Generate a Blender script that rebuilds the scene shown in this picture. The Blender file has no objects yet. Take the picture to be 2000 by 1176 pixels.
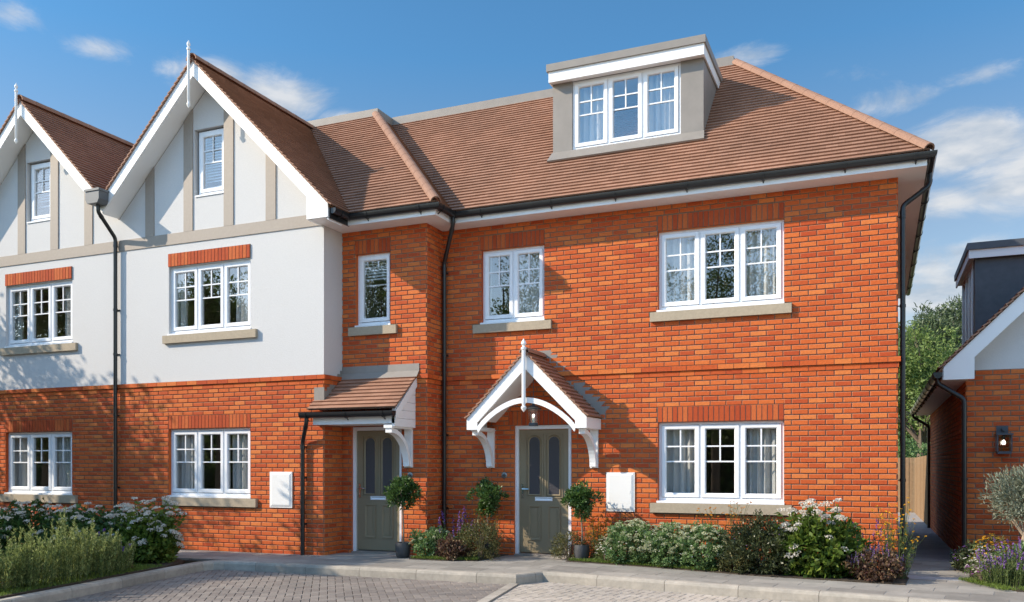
import bpy, math, random
import numpy as np
from mathutils import Vector, Matrix
R = random.Random(11)
RNG = np.random.default_rng(5)
S = bpy.context.scene
COL = S.collection
PI = math.pi
# ------------------------------------------------------------------ setting dims
HC = 1.40
YM, YB, YW = 12.65, 12.10, 11.58        # front planes: end house, bay, gabled wing
XR, XI, XW = 0.237, -6.61, -8.20        # end corner, bay corner, wing corner
AP1, AP2 = -10.56, -14.695              # gable apexes
VAL = (AP1 + AP2) / 2
def gz(x, y=0.0):
    return -0.02 + 0.0065 * min(0.0, x + 4.0)

# ------------------------------------------------------------------ materials
def newmat(name):
    m = bpy.data.materials.new(name); m.use_nodes = True
    nt = m.node_tree; b = nt.nodes['Principled BSDF']
    return m, nt, b
def ramp(nt, stops, interp='LINEAR'):
    r = nt.nodes.new('ShaderNodeValToRGB'); cr = r.color_ramp; cr.interpolation = interp
    while len(cr.elements) < len(stops): cr.elements.new(0.5)
    for e, (p, c) in zip(cr.elements, stops): e.position = p; e.color = (*c, 1)
    return r
def noise(nt, scale, detail=4, rough=.55, vec=None):
    n = nt.nodes.new('ShaderNodeTexNoise'); n.inputs['Scale'].default_value = scale
    n.inputs['Detail'].default_value = detail; n.inputs['Roughness'].default_value = rough
    if vec is None:
        tc = nt.nodes.new('ShaderNodeTexCoord'); vec = tc.outputs['Object']
    nt.links.new(vec, n.inputs['Vector'])
    return n
def bump(nt, b, h, strength=.3, dist=.01):
    n = nt.nodes.new('ShaderNodeBump'); n.inputs['Strength'].default_value = strength
    n.inputs['Distance'].default_value = dist
    nt.links.new(h, n.inputs['Height']); nt.links.new(n.outputs['Normal'], b.inputs['Normal'])
def mixc(nt, a, c, fac, mode='MULTIPLY'):
    m = nt.nodes.new('ShaderNodeMix'); m.data_type = 'RGBA'; m.blend_type = mode
    for s, v in ((6, a), (7, c), (0, fac)):
        if isinstance(v, (int, float)): m.inputs[s].default_value = v
        elif isinstance(v, tuple): m.inputs[s].default_value = (*v, 1)
        else: nt.links.new(v, m.inputs[s])
    return m.outputs[2]
def plain(name, c, rough=.5, nscale=0, namt=.12, bs=0, bdist=.005, spec=.5, metal=0):
    m, nt, b = newmat(name)
    b.inputs['Base Color'].default_value = (*c, 1); b.inputs['Roughness'].default_value = rough
    b.inputs['Specular IOR Level'].default_value = spec; b.inputs['Metallic'].default_value = metal
    if nscale:
        n = noise(nt, nscale, 6, .6)
        r = ramp(nt, [(.3, tuple(v * (1 - namt) for v in c)), (.7, tuple(min(1, v * (1 + namt)) for v in c))])
        nt.links.new(n.outputs['Fac'], r.inputs['Fac']); nt.links.new(r.outputs['Color'], b.inputs['Base Color'])
        if bs: bump(nt, b, n.outputs['Fac'], bs, bdist)
    return m
def islands(name, stops, rough=.7, nscale=25, namt=.25, bs=.25, bdist=.004, big=0):
    """one colour per loose piece (brick, tile, slab, leaf) from a ramp, with fine mottling"""
    m, nt, b = newmat(name)
    g = nt.nodes.new('ShaderNodeNewGeometry'); r = ramp(nt, stops)
    nt.links.new(g.outputs['Random Per Island'], r.inputs['Fac'])
    n = noise(nt, nscale, 5, .65)
    q = ramp(nt, [(.3, (1 - namt,) * 3), (.7, (1 + namt * .4,) * 3)])
    nt.links.new(n.outputs['Fac'], q.inputs['Fac'])
    c = mixc(nt, r.outputs['Color'], q.outputs['Color'], 1.0)
    if big:
        n2 = noise(nt, big, 4, .6); q2 = ramp(nt, [(.35, (.82, .82, .82)), (.65, (1.08, 1.06, 1.04))])
        nt.links.new(n2.outputs['Fac'], q2.inputs['Fac']); c = mixc(nt, c, q2.outputs['Color'], 1.0)
    nt.links.new(c, b.inputs['Base Color']); b.inputs['Roughness'].default_value = rough
    b.inputs['Specular IOR Level'].default_value = .3
    if bs: bump(nt, b, n.outputs['Fac'], bs, bdist)
    return m
def leafmat(name, stops, trans=.3, rough=.5, spec=.35):
    m, nt, b = newmat(name)
    g = nt.nodes.new('ShaderNodeNewGeometry'); r = ramp(nt, stops)
    nt.links.new(g.outputs['Random Per Island'], r.inputs['Fac'])
    nt.links.new(r.outputs['Color'], b.inputs['Base Color'])
    b.inputs['Roughness'].default_value = rough; b.inputs['Specular IOR Level'].default_value = spec
    t = nt.nodes.new('ShaderNodeBsdfTranslucent'); nt.links.new(r.outputs['Color'], t.inputs['Color'])
    mx = nt.nodes.new('ShaderNodeMixShader'); mx.inputs[0].default_value = trans
    nt.links.new(b.outputs[0], mx.inputs[1]); nt.links.new(t.outputs[0], mx.inputs[2])
    nt.links.new(mx.outputs[0], nt.nodes['Material Output'].inputs['Surface'])
    return m
M = {}
M['brick'] = islands('red_brick', [(0, (.45, .066, .016)), (.25, (.53, .094, .020)), (.7, (.61, .128, .026)), (1, (.67, .190, .046))], .8, 30, .2, .35, .004)
M['lit_arris'] = plain('brick_lit_arris', (.58, .20, .085), .85, 40, .15)  # paler colour paints a sunlit highlight onto the brick bevels
M['soldier'] = islands('soldier_brick', [(0, (.40, .058, .015)), (.6, (.48, .085, .02)), (1, (.55, .13, .034))], .8, 30, .2, .35, .004)
M['mortar'] = plain('mortar', (.215, .16, .12), .95, 60, .2, .3, .004)
M['render'] = plain('white_render', (.615, .608, .602), .9, 45, .03, .45, .008, .2)
M['paint'] = plain('white_paint', (.86, .86, .86), .45, 0)
M['upvc'] = plain('white_upvc', (.84, .85, .87), .28, 0)
M['batten'] = plain('taupe_batten', (.33, .28, .235), .6, 20, .05)
M['stone'] = plain('stone_sill', (.395, .325, .235), .8, 30, .10, .25, .003)
M['tile'] = islands('clay_tile', [(0, (.315, .168, .110)), (.5, (.345, .186, .123)), (1, (.385, .212, .143))], .75, 30, .12, .2, .003, .6)
M['ridge'] = islands('ridge_tile', [(0, (.30, .168, .115)), (1, (.33, .19, .132))], .75, 30, .15, .25, .003)
M['lead'] = plain('lead_grey', (.25, .225, .20), .5, 4, .08, .1, .004)
M['zinc'] = plain('hopper_zinc', (.105, .112, .12), .45, 6, .08)
M['slate'] = plain('dark_cladding', (.075, .084, .10), .5, 8, .15)
M['black'] = plain('black_plastic', (.014, .015, .017), .28, 0, spec=.55)
M['door'] = plain('sage_door', (.245, .196, .122), .42, 0)
M['frost'] = plain('frosted_glass', (.06, .058, .066), .22, 0, spec=.6)
M['chrome'] = plain('chrome', (.7, .7, .68), .2, 0, metal=1)
M['bell'] = plain('brushed_steel', (.30, .30, .29), .38, 0, metal=1)
M['box'] = plain('meter_plastic', (.80, .79, .77), .5, 0)
M['plaster'] = plain('room_plaster', (.62, .53, .42), .9, 0)
M['roomfloor'] = plain('room_floor', (.34, .25, .17), .6, 0)
M['kerb'] = islands('kerb_concrete', [(0, (.36, .33, .285)), (1, (.43, .395, .345))], .9, 18, .16, .3, .004, 3)
M['slab'] = islands('stone_slab', [(0, (.25, .235, .215)), (.5, (.30, .285, .26)), (1, (.36, .34, .31))], .75, 6, .14, .15, .003, 1.2)
M['alley'] = islands('alley_slab_skylight', [(0, (.30, .305, .32)), (1, (.38, .385, .40))], .6, 6, .1, .1, .003)  # blue skylight painted into a paler slab colour
M['slabj'] = plain('slab_joint', (.42, .39, .35), .9, 20, .1)
M['paverL'] = islands('grey_paver', [(0, (.205, .18, .165)), (.5, (.245, .217, .197)), (1, (.285, .255, .23))], .85, 35, .2, .3, .003, .8)
M['paverR'] = islands('buff_paver', [(0, (.40, .36, .31)), (.5, (.44, .395, .345)), (1, (.48, .435, .385))], .85, 35, .15, .3, .003, .8)
M['joint'] = plain('paver_joint', (.16, .143, .128), .95, 20, .2)
M['buff'] = plain('buff_bounce_road', (.42, .365, .31), .9, 12, .15, .3, .004)
M['asphalt'] = plain('asphalt', (.10, .095, .09), .9, 15, .2, .3, .004)
M['earth'] = plain('bed_soil', (.05, .036, .024), .95, 8, .4, .8, .03)
M['hedge'] = plain('hedge_core_dark', (.018, .03, .01), .9, 3, .5)
M['lawn'] = plain('far_ground', (.06, .085, .03), .95, .8, .3)
M['fence'] = islands('fence_board', [(0, (.30, .19, .105)), (1, (.40, .27, .16))], .8, 10, .2, .1, .003)
M['bark'] = plain('bark', (.15, .11, .08), .9, 20, .3, .6, .02)
M['palebark'] = plain('pale_bark', (.38, .29, .21), .9, 25, .25, .5, .01)
M['twig'] = plain('topiary_bark', (.20, .155, .115), .9, 25, .25, .4, .006)
M['pot'] = plain('dark_pot', (.055, .055, .058), .6, 12, .2, .3, .006)
M['iron'] = plain('lamp_iron', (.055, .062, .075), .4, 0)
M['stem'] = plain('green_stem', (.06, .09, .02), .6, 0)
def cloth(name, c):
    m, nt, b = newmat(name); b.inputs['Base Color'].default_value = (*c, 1); b.inputs['Roughness'].default_value = .9
    t = nt.nodes.new('ShaderNodeBsdfTranslucent'); t.inputs['Color'].default_value = (*c, 1)
    mx = nt.nodes.new('ShaderNodeMixShader'); mx.inputs[0].default_value = .35
    nt.links.new(b.outputs[0], mx.inputs[1]); nt.links.new(t.outputs[0], mx.inputs[2])
    nt.links.new(mx.outputs[0], nt.nodes['Material Output'].inputs['Surface']); return m
M['curtain'] = cloth('curtain_cloth', (.88, .865, .84))
M['blind'] = plain('blind_slat', (.75, .74, .73), .5, 0)
def glassmat(name, base=.075, scale=1.3, tint=(.93, .95, .95)):
    m, nt, b = newmat(name); nt.nodes.remove(b)
    lw = nt.nodes.new('ShaderNodeLayerWeight'); lw.inputs['Blend'].default_value = .5
    def mth(op, a, c):
        n = nt.nodes.new('ShaderNodeMath'); n.operation = op
        for i, v in enumerate((a, c)):
            if isinstance(v, (int, float)): n.inputs[i].default_value = v
            else: nt.links.new(v, n.inputs[i])
        return n.outputs[0]
    f = mth('ADD', mth('MULTIPLY', mth('POWER', lw.outputs['Facing'], 5.0), scale), base)
    f = mth('MINIMUM', f, 1.0)
    tr = nt.nodes.new('ShaderNodeBsdfTransparent'); tr.inputs[0].default_value = (*tint, 1)
    gl = nt.nodes.new('ShaderNodeBsdfGlossy'); gl.inputs['Roughness'].default_value = 0
    gl.inputs['Color'].default_value = (1, 1, 1, 1)
    mx = nt.nodes.new('ShaderNodeMixShader'); nt.links.new(f, mx.inputs[0])
    nt.links.new(tr.outputs[0], mx.inputs[1]); nt.links.new(gl.outputs[0], mx.inputs[2])
    nt.links.new(mx.outputs[0], nt.nodes['Material Output'].inputs['Surface'])
    return m
M['glass'] = glassmat('window_glass', .12, 1.3, (.97, .98, .98))
M['lampglass'] = glassmat('lantern_glass', .10, 1.5, (.9, .9, .88))
mb_, nt_, b_ = newmat('lamp_bulb'); b_.inputs['Emission Color'].default_value = (1, .95, .84, 1)
b_.inputs['Emission Strength'].default_value = 5; b_.inputs['Base Color'].default_value = (1, .9, .7, 1); M['bulb'] = mb_
G = lambda *c: c
M['lf_topiary'] = leafmat('topiary_leaf', [(0, (0.030, 0.075, 0.018)), (.6, (0.065, 0.14, 0.034)), (.9, (0.12, 0.21, 0.055)), (1, (0.19, 0.29, 0.09))], .3, .35, .5)
M['lf_sedum'] = leafmat('sedum_leaf', [(0, (0.085, 0.16, 0.05)), (.6, (0.16, 0.27, 0.095)), (1, (0.27, 0.38, 0.17))], .35)
M['fl_sedum'] = leafmat('sedum_flower', [(0, (.38, .43, .24)), (1, (.66, .66, .46))], .3, .8)
M['lf_olive'] = leafmat('brown_shrub_leaf', [(0, (0.063, 0.070, 0.022)), (.5, (0.119, 0.126, 0.042)), (1, (0.224, 0.196, 0.084))], .25)
M['lf_dark'] = leafmat('dark_shrub_leaf', [(0, (0.025, 0.036, 0.014)), (.6, (0.059, 0.078, 0.031)), (1, (0.126, 0.140, 0.063))], .2, .4)
M['lf_hyd'] = leafmat('viburnum_leaf', [(0, (.06, .115, .016)), (.6, (.125, .195, .030)), (1, (.25, .32, .06))], .4)
M['lf_vib'] = leafmat('viburnum_dark_leaf', [(0, (0.028, 0.073, 0.018)), (.6, (0.059, 0.129, 0.031)), (1, (0.119, 0.210, 0.049))], .3)
M['fl_white'] = leafmat('white_flower', [(0, (.60, .56, .48)), (1, (.85, .82, .76))], .3, .8)
M['fl_purple'] = leafmat('purple_flower', [(0, (.12, .05, .24)), (.6, (.22, .10, .38)), (1, (.38, .22, .50))], .3, .8)
M['fl_magenta'] = leafmat('magenta_flower', [(0, (.22, .05, .26)), (1, (.42, .14, .42))], .3, .8)
M['fl_yellow'] = leafmat('yellow_flower', [(0, (.62, .28, .01)), (1, (.80, .48, .03))], .3, .8)
M['fl_orange'] = leafmat('orange_flower', [(0, (.45, .14, .01)), (1, (.62, .30, .03))], .3, .8)
M['lf_rose'] = leafmat('rosemary_leaf', [(0, (0.13, 0.18, 0.06)), (.6, (0.27, 0.33, 0.11)), (1, (0.46, 0.50, 0.19))], .4)
M['lf_lav'] = leafmat('lavender_leaf', [(0, (0.098, 0.140, 0.042)), (1, (0.196, 0.252, 0.084))], .3)
M['lf_heu'] = leafmat('heuchera_leaf', [(0, (0.070, 0.031, 0.028)), (.6, (0.140, 0.077, 0.049)), (1, (0.280, 0.196, 0.105))], .25)
M['lf_olv'] = leafmat('olive_leaf', [(0, (0.119, 0.147, 0.098)), (.6, (0.224, 0.252, 0.182)), (1, (0.392, 0.420, 0.322))], .2)
M['lf_grass'] = leafmat('grass_blade', [(0, (0.084, 0.140, 0.022)), (1, (0.210, 0.280, 0.049))], .35)
M['lf_willow'] = leafmat('pale_tree_leaf', [(0, (0.126, 0.196, 0.049)), (.6, (0.210, 0.294, 0.084)), (1, (0.336, 0.420, 0.140))], .45)
M['lf_pine'] = leafmat('pine_leaf', [(0, (0.070, 0.112, 0.056)), (.6, (0.119, 0.168, 0.084)), (1, (0.196, 0.238, 0.126))], .35)
M['lf_tree'] = leafmat('street_tree_leaf', [(0, (0.056, 0.105, 0.020)), (.6, (0.105, 0.175, 0.031)), (1, (0.196, 0.266, 0.056))], .35)

# ------------------------------------------------------------------ object helpers
def tag(o, label=None, cat=None, group=None, kind=None):
    if label: o['label'] = label
    if cat: o['category'] = cat
    if group: o['group'] = group
    if kind: o['kind'] = kind
    return o
def empty(name, loc, label, cat, group=None):
    o = bpy.data.objects.new(name, None); COL.objects.link(o); o.location = loc
    o.empty_display_size = .2
    return tag(o, label, cat, group)
def link(name, me, parent=None, loc=None):
    o = bpy.data.objects.new(name, me); COL.objects.link(o)
    if parent is not None:
        o.parent = parent
        if parent.type == 'EMPTY': o.matrix_parent_inverse = Matrix.Translation(-Vector(parent.location))
    elif loc is not None:
        me.transform(Matrix.Translation(-Vector(loc))); o.location = loc
    return o
class MB:
    def __init__(s): s.v = []; s.f = []; s.m = []
    def face(s, pts, m=0):
        i = len(s.v); s.v.extend([tuple(p) for p in pts]); s.f.append(tuple(range(i, i + len(pts)))); s.m.append(m)
    def mesh(s, verts, faces, m=0):
        i = len(s.v); s.v.extend([tuple(p) for p in verts])
        for f in faces: s.f.append(tuple(i + k for k in f)); s.m.append(m)
    def hexa(s, p, m=0):   # 8 points: bottom 4 ccw, top 4 ccw
        s.mesh(p, [(3, 2, 1, 0), (4, 5, 6, 7), (0, 1, 5, 4), (1, 2, 6, 5), (2, 3, 7, 6), (3, 0, 4, 7)], m)
    def box(s, x0, x1, y0, y1, z0, z1, m=0):
        x0, x1 = sorted((x0, x1)); y0, y1 = sorted((y0, y1)); z0, z1 = sorted((z0, z1))
        s.hexa([(x0, y0, z0), (x1, y0, z0), (x1, y1, z0), (x0, y1, z0), (x0, y0, z1), (x1, y0, z1), (x1, y1, z1), (x0, y1, z1)], m)
    def prism(s, poly, off, m=0):     # poly: 3d points, off: extrude vector
        n = len(poly); a = [Vector(p) for p in poly]; b = [p + Vector(off) for p in a]
        s.mesh(a + b, [tuple(range(n - 1, -1, -1)), tuple(range(n, 2 * n))] + [(i, (i + 1) % n, n + (i + 1) % n, n + i) for i in range(n)], m)
    def tube(s, path, r, n=10, m=0, caps=True):
        path = [Vector(p) for p in path]; k = len(path)
        rs = r if isinstance(r, (list, tuple)) else [r] * k
        rings = []; prev = None
        for i, p in enumerate(path):
            if i == 0: t = path[1] - p
            elif i == k - 1: t = p - path[i - 1]
            else: t = (path[i + 1] - p).normalized() + (p - path[i - 1]).normalized()
            t.normalize()
            if prev is None:
                a = Vector((0, 0, 1)) if abs(t.z) < .9 else Vector((1, 0, 0))
                u = t.cross(a).normalized()
            else:
                u = (prev - t * prev.dot(t)).normalized()
            prev = u; w = t.cross(u)
            rings.append([p + (u * math.cos(2 * PI * j / n) + w * math.sin(2 * PI * j / n)) * rs[i] for j in range(n)])
        vs = [q for rg in rings for q in rg]
        fs = [(i * n + j, i * n + (j + 1) % n, (i + 1) * n + (j + 1) % n, (i + 1) * n + j) for i in range(k - 1) for j in range(n)]
        if caps: fs += [tuple(range(n - 1, -1, -1)), tuple((k - 1) * n + j for j in range(n))]
        s.mesh(vs, fs, m)
    def lathe(s, c, prof, n=16, m=0):   # prof: (r, z) upward
        k = len(prof)
        vs = [(c[0] + r * math.cos(2 * PI * j / n), c[1] + r * math.sin(2 * PI * j / n), c[2] + z) for r, z in prof for j in range(n)]
        fs = [(i * n + j, i * n + (j + 1) % n, (i + 1) * n + (j + 1) % n, (i + 1) * n + j) for i in range(k - 1) for j in range(n)]
        s.mesh(vs, fs + [tuple(range(n - 1, -1, -1)), tuple((k - 1) * n + j for j in range(n))], m)
    def sweep(s, path, prof, m=0, closed=True):   # prof (outward, up); path horizontal polyline, outward = right-hand side
        P = [Vector(p) for p in path]; rings = []
        for i, p in enumerate(P):
            ds = []
            if i > 0: ds.append((P[i] - P[i - 1]))
            if i < len(P) - 1: ds.append((P[i + 1] - P[i]))
            ns = [Vector((d.y, -d.x, 0)).normalized() for d in ds]
            nrm = ns[0] if len(ns) == 1 else (ns[0] + ns[1]) / (1 + ns[0].dot(ns[1]))
            rings.append([p + nrm * a + Vector((0, 0, b)) for a, b in prof])
        n = len(prof); vs = [q for rg in rings for q in rg]; fs = []
        for i in range(len(P) - 1):
            for j in range(n if closed else n - 1):
                fs.append((i * n + j, i * n + (j + 1) % n, (i + 1) * n + (j + 1) % n, (i + 1) * n + j))
        if closed: fs += [tuple(range(n - 1, -1, -1)), tuple((len(P) - 1) * n + j for j in range(n))]
        s.mesh(vs, fs, m)
    def build(s, name, mat, parent=None, loc=None, smooth=False, label=None):
        me = bpy.data.meshes.new(name); me.from_pydata(s.v, [], s.f)
        mats = mat if isinstance(mat, (list, tuple)) else [mat]
        for x in mats: me.materials.append(M[x] if isinstance(x, str) else x)
        me.polygons.foreach_set('material_index', s.m)
        if smooth:
            me.polygons.foreach_set('use_smooth', [True] * len(s.f))
        me.update()
        if smooth:
            try: me.set_sharp_from_angle(angle=math.radians(40))
            except Exception: pass
        o = link(name, me, parent, loc)
        if label: o['label'] = label
        return o

# clipping in 2-D
def clip(poly, conv):
    out = poly
    n = len(conv)
    ar = sum(conv[i][0] * conv[(i + 1) % n][1] - conv[(i + 1) % n][0] * conv[i][1] for i in range(n))
    cv = conv if ar > 0 else conv[::-1]
    for i in range(n):
        a, b = cv[i], cv[(i + 1) % n]
        def side(p): return (b[0] - a[0]) * (p[1] - a[1]) - (b[1] - a[1]) * (p[0] - a[0])
        inp = out; out = []
        for k in range(len(inp)):
            p, q = inp[k], inp[(k + 1) % len(inp)]
            sp, sq = side(p), side(q)
            if sp >= 0: out.append(p)
            if (sp >= 0) != (sq >= 0):
                t = sp / (sp - sq); out.append((p[0] + (q[0] - p[0]) * t, p[1] + (q[1] - p[1]) * t))
        if len(out) < 3: return []
    return out
def area(p): return abs(sum(p[i][0] * p[(i + 1) % len(p)][1] - p[(i + 1) % len(p)][0] * p[i][1] for i in range(len(p)))) / 2
def sub(r, h):   # rectangle minus rectangle
    x0, x1, z0, z1 = r; a0, a1, b0, b1 = h
    if a1 <= x0 or a0 >= x1 or b1 <= z0 or b0 >= z1: return [r]
    o = []
    if a0 > x0: o.append((x0, a0, z0, z1))
    if a1 < x1: o.append((a1, x1, z0, z1))
    m0, m1 = max(x0, a0), min(x1, a1)
    if b0 > z0: o.append((m0, m1, z0, b0))
    if b1 < z1: o.append((m0, m1, b1, z1))
    return o

# ------------------------------------------------------------------ masonry
class Plane:      # vertical wall plane: point(u, n, z); u along, n outward
    def __init__(s, o, u): s.o = Vector((o[0], o[1], 0)); s.u = Vector((u[0], u[1], 0)); s.n = Vector((u[1], -u[0], 0))
    def p(s, u, n, z): return s.o + s.u * u + s.n * n + Vector((0, 0, z))
    def box(s, mb, u0, u1, n0, n1, z0, z1, m=0):
        mb.hexa([s.p(u0, n1, z0), s.p(u1, n1, z0), s.p(u1, n0, z0), s.p(u0, n0, z0), s.p(u0, n1, z1), s.p(u1, n1, z1), s.p(u1, n0, z1), s.p(u0, n0, z1)], m)
BD = .013
def bricks(mb, pl, u0, u1, z0, z1, holes=(), m=0, phase=0., n0=0., zbase=2.86, L=.225, Hh=.075):
    k0 = math.floor((z0 - zbase) / Hh + 1e-6); k1 = math.ceil((z1 - zbase) / Hh - 1e-6)
    for k in range(k0, k1):
        a = max(z0, zbase + k * Hh + .0065); b = min(z1, zbase + (k + 1) * Hh - .0065)
        if b - a < .012: continue
        off = phase + (L / 2 if k % 2 else 0)
        j0 = math.floor((u0 - off) / L); j1 = math.ceil((u1 - off) / L)
        for j in range(j0, j1):
            c0 = max(u0, off + j * L + .006); c1 = min(u1, off + (j + 1) * L - .006)
            if c1 - c0 < .012: continue
            rs = [(c0, c1, a, b)]
            for h in holes:
                rs = [q for r in rs for q in sub(r, (h[0] - .004, h[1] + .004, h[2] - .004, h[3] + .004))]
            for (x0, x1, y0, y1) in rs:
                if x1 - x0 < .012 or y1 - y0 < .012: continue
                e = BD + R.uniform(-.0012, .0012)
                c = min(.0046, (x1 - x0) * .3, (y1 - y0) * .3); d = n0 + e - .0042     # bevelled arrises, coloured as sunlit edges
                f = [pl.p(x0 + c, n0 + e, y0 + c), pl.p(x1 - c, n0 + e, y0 + c), pl.p(x1 - c, n0 + e, y1 - c), pl.p(x0 + c, n0 + e, y1 - c),
                     pl.p(x0, d, y0), pl.p(x1, d, y0), pl.p(x1, d, y1), pl.p(x0, d, y1),
                     pl.p(x0, n0 - .004, y0), pl.p(x1, n0 - .004, y0), pl.p(x1, n0 - .004, y1), pl.p(x0, n0 - .004, y1)]
                mb.mesh(f, [(0, 1, 2, 3), (4, 8, 9, 5), (5, 9, 10, 6), (6, 10, 11, 7), (7, 11, 8, 4)], m)
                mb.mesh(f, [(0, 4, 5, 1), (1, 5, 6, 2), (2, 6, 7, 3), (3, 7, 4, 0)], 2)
def panel(mb, pl, u0, u1, z0, z1, holes, n, m):
    us = sorted({u0, u1, *[min(max(h[i], u0), u1) for h in holes for i in (0, 1)]})
    zs = sorted({z0, z1, *[min(max(h[i], z0), z1) for h in holes for i in (2, 3)]})
    for a, b in zip(us, us[1:]):
        for c, d in zip(zs, zs[1:]):
            if b - a < 1e-5 or d - c < 1e-5: continue
            um, zm = (a + b) / 2, (c + d) / 2
            if any(h[0] < um < h[1] and h[2] < zm < h[3] for h in holes): continue
            mb.face([pl.p(a, n, c), pl.p(b, n, c), pl.p(b, n, d), pl.p(a, n, d)], m)
def reveal(mb, pl, h, n0, n1, m):
    a, b, c, d = h
    for q in (((a, c), (a, d)), ((a, d), (b, d)), ((b, d), (b, c)), ((b, c), (a, c))):
        (p0, z0), (p1, z1) = q
        mb.face([pl.p(p0, n0, z0), pl.p(p1, n0, z1), pl.p(p1, n1, z1), pl.p(p0, n1, z0)], m)
def soldier(name, pl, u0, u1, z0, z1, n, parent):
    mb = MB(); pl.box(mb, u0, u1, -.05, n - .007, z0, z1, 1)
    k = max(1, round((u1 - u0) / .075)); w = (u1 - u0) / k
    for i in range(k):
        pl.box(mb, u0 + i * w + .006, u0 + (i + 1) * w - .006, n - .012, n + R.uniform(-.001, .001), z0 + .003, z1 - .003, 0)
    return mb.build(name, ['soldier', 'mortar'], parent)
def string_course(mb, pl, u0, u1, ex0=0, ex1=0, m=0, mm=1, phase=0.):
    for k, pr in ((-1, .045), (-2, .022)):
        za, zb = 2.86 + k * .075, 2.86 + (k + 1) * .075
        pl.box(mb, u0 - (pr - .006 if ex0 else 0), u1 + (pr - .006 if ex1 else 0), -.01, pr - .006, za + .003, zb - .001, mm)
        L = .225; off = phase + (L / 2 if k % 2 else 0)
        lo, hi = u0 - (pr if ex0 else 0), u1 + (pr if ex1 else 0)
        for j in range(math.floor((lo - off) / L), math.ceil((hi - off) / L)):
            c0, c1 = max(lo, off + j * L + .004), min(hi, off + (j + 1) * L - .004)
            if c1 - c0 > .015: pl.box(mb, c0, c1, .0, pr, za + .004, zb - .004, m)

# ------------------------------------------------------------------ roofs
def tile_plane(mb, poly, o, ud, vd, gauge=.1, wid=.165, m=0, phase=0, th=.027):
    """poly in (u, v); o origin; ud along eaves, vd up the slope"""
    o, ud, vd = Vector(o), Vector(ud).normalized(), Vector(vd).normalized(); nd = ud.cross(vd)
    if nd.z < 0: nd = -nd
    P = lambda u, v, h: o + ud * u + vd * v + nd * h
    mb.face([P(u, v, -.012) for u, v in poly], m)
    us = [p[0] for p in poly]; vs = [p[1] for p in poly]
    for k in range(int((max(vs) - min(vs)) / gauge) + 1):
        v0 = min(vs) + k * gauge; off = phase + (wid / 2 if k % 2 else 0)
        j0 = math.floor((min(us) - off) / wid); j1 = math.ceil((max(us) - off) / wid)
        for j in range(j0, j1):
            a, b = off + j * wid + .0008, off + (j + 1) * wid - .0008
            q = clip([(a, v0), (b, v0), (b, v0 + gauge * 1.12), (a, v0 + gauge * 1.12)], poly)
            if len(q) < 3 or area(q) < .0008: continue
            jig = R.uniform(-.0005, .0005)
            hh = lambda v: th + jig - (v - v0) / gauge * (th - .004)
            top = [P(u, v, hh(v)) for u, v in q]; n = len(q)
            bot = [P(u, v, hh(v) - .022) for u, v in q]
            mb.mesh(top + bot, [tuple(range(n))] + [(i, n + i, n + (i + 1) % n, (i + 1) % n) for i in range(n)] + [tuple(range(2 * n - 1, n - 1, -1))], m)
def half_round(mb, a, b, r=.115, seg=.3, m=0, drop=.045):
    a, b = Vector(a), Vector(b); L = (b - a).length; d = (b - a) / L
    side = d.cross(Vector((0, 0, 1))).normalized(); up = side.cross(d)
    k = max(1, round(L / seg))
    for i in range(k):
        p, q = a + d * (L * i / k + .002), a + d * (L * (i + 1) / k + .012)
        vs = []
        for c, rr in ((p, r * 1.018), (q, r * .985)):
            for j in range(9):
                t = PI * j / 8
                vs.append(c + side * math.cos(t) * rr + up * (math.sin(t) * rr - drop))
            for j in range(8, -1, -1):
                t = PI * j / 8
                vs.append(c + side * math.cos(t) * (rr - .018) + up * (math.sin(t) * (rr - .018) - drop))
        mb.mesh(vs, [(j, 18 + j, 18 + (j + 1) % 18, (j + 1) % 18) for j in range(18)] + [(j, j + 1, 16 - j, 17 - j) for j in range(8)] + [(18 + j, 35 - j, 34 - j, 19 + j) for j in range(8)], m)

# ------------------------------------------------------------------ windows
def ring(mb, x0, x1, z0, z1, w, y0, y1, bead=0, yb=0, m=0):
    o = [(x0, z0), (x1, z0), (x1, z1), (x0, z1)]; i = [(x0 + w, z0 + w), (x1 - w, z0 + w), (x1 - w, z1 - w), (x0 + w, z1 - w)]
    b = [(x0 + w + bead, z0 + w + bead), (x1 - w - bead, z0 + w + bead), (x1 - w - bead, z1 - w - bead), (x0 + w + bead, z1 - w - bead)]
    for k in range(4):
        l = (k + 1) % 4
        mb.face([(o[k][0], y0, o[k][1]), (o[l][0], y0, o[l][1]), (i[l][0], y0, i[l][1]), (i[k][0], y0, i[k][1])], m)
        mb.face([(o[k][0], y0, o[k][1]), (o[k][0], y1, o[k][1]), (o[l][0], y1, o[l][1]), (o[l][0], y0, o[l][1])], m)
        if bead:
            mb.face([(i[k][0], y0, i[k][1]), (i[l][0], y0, i[l][1]), (b[l][0], yb, b[l][1]), (b[k][0], yb, b[k][1])], m)
            mb.face([(b[k][0], yb, b[k][1]), (b[l][0], yb, b[l][1]), (b[l][0], y1, b[l][1]), (b[k][0], y1, b[k][1])], m)
        else:
            mb.face([(i[k][0], y0, i[k][1]), (i[l][0], y0, i[l][1]), (i[l][0], y1, i[l][1]), (i[k][0], y1, i[k][1])], m)
        mb.face([(o[k][0], y1, o[k][1]), (o[l][0], y1, o[l][1]), (i[l][0], y1, i[l][1]), (i[k][0], y1, i[k][1])], m)
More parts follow.
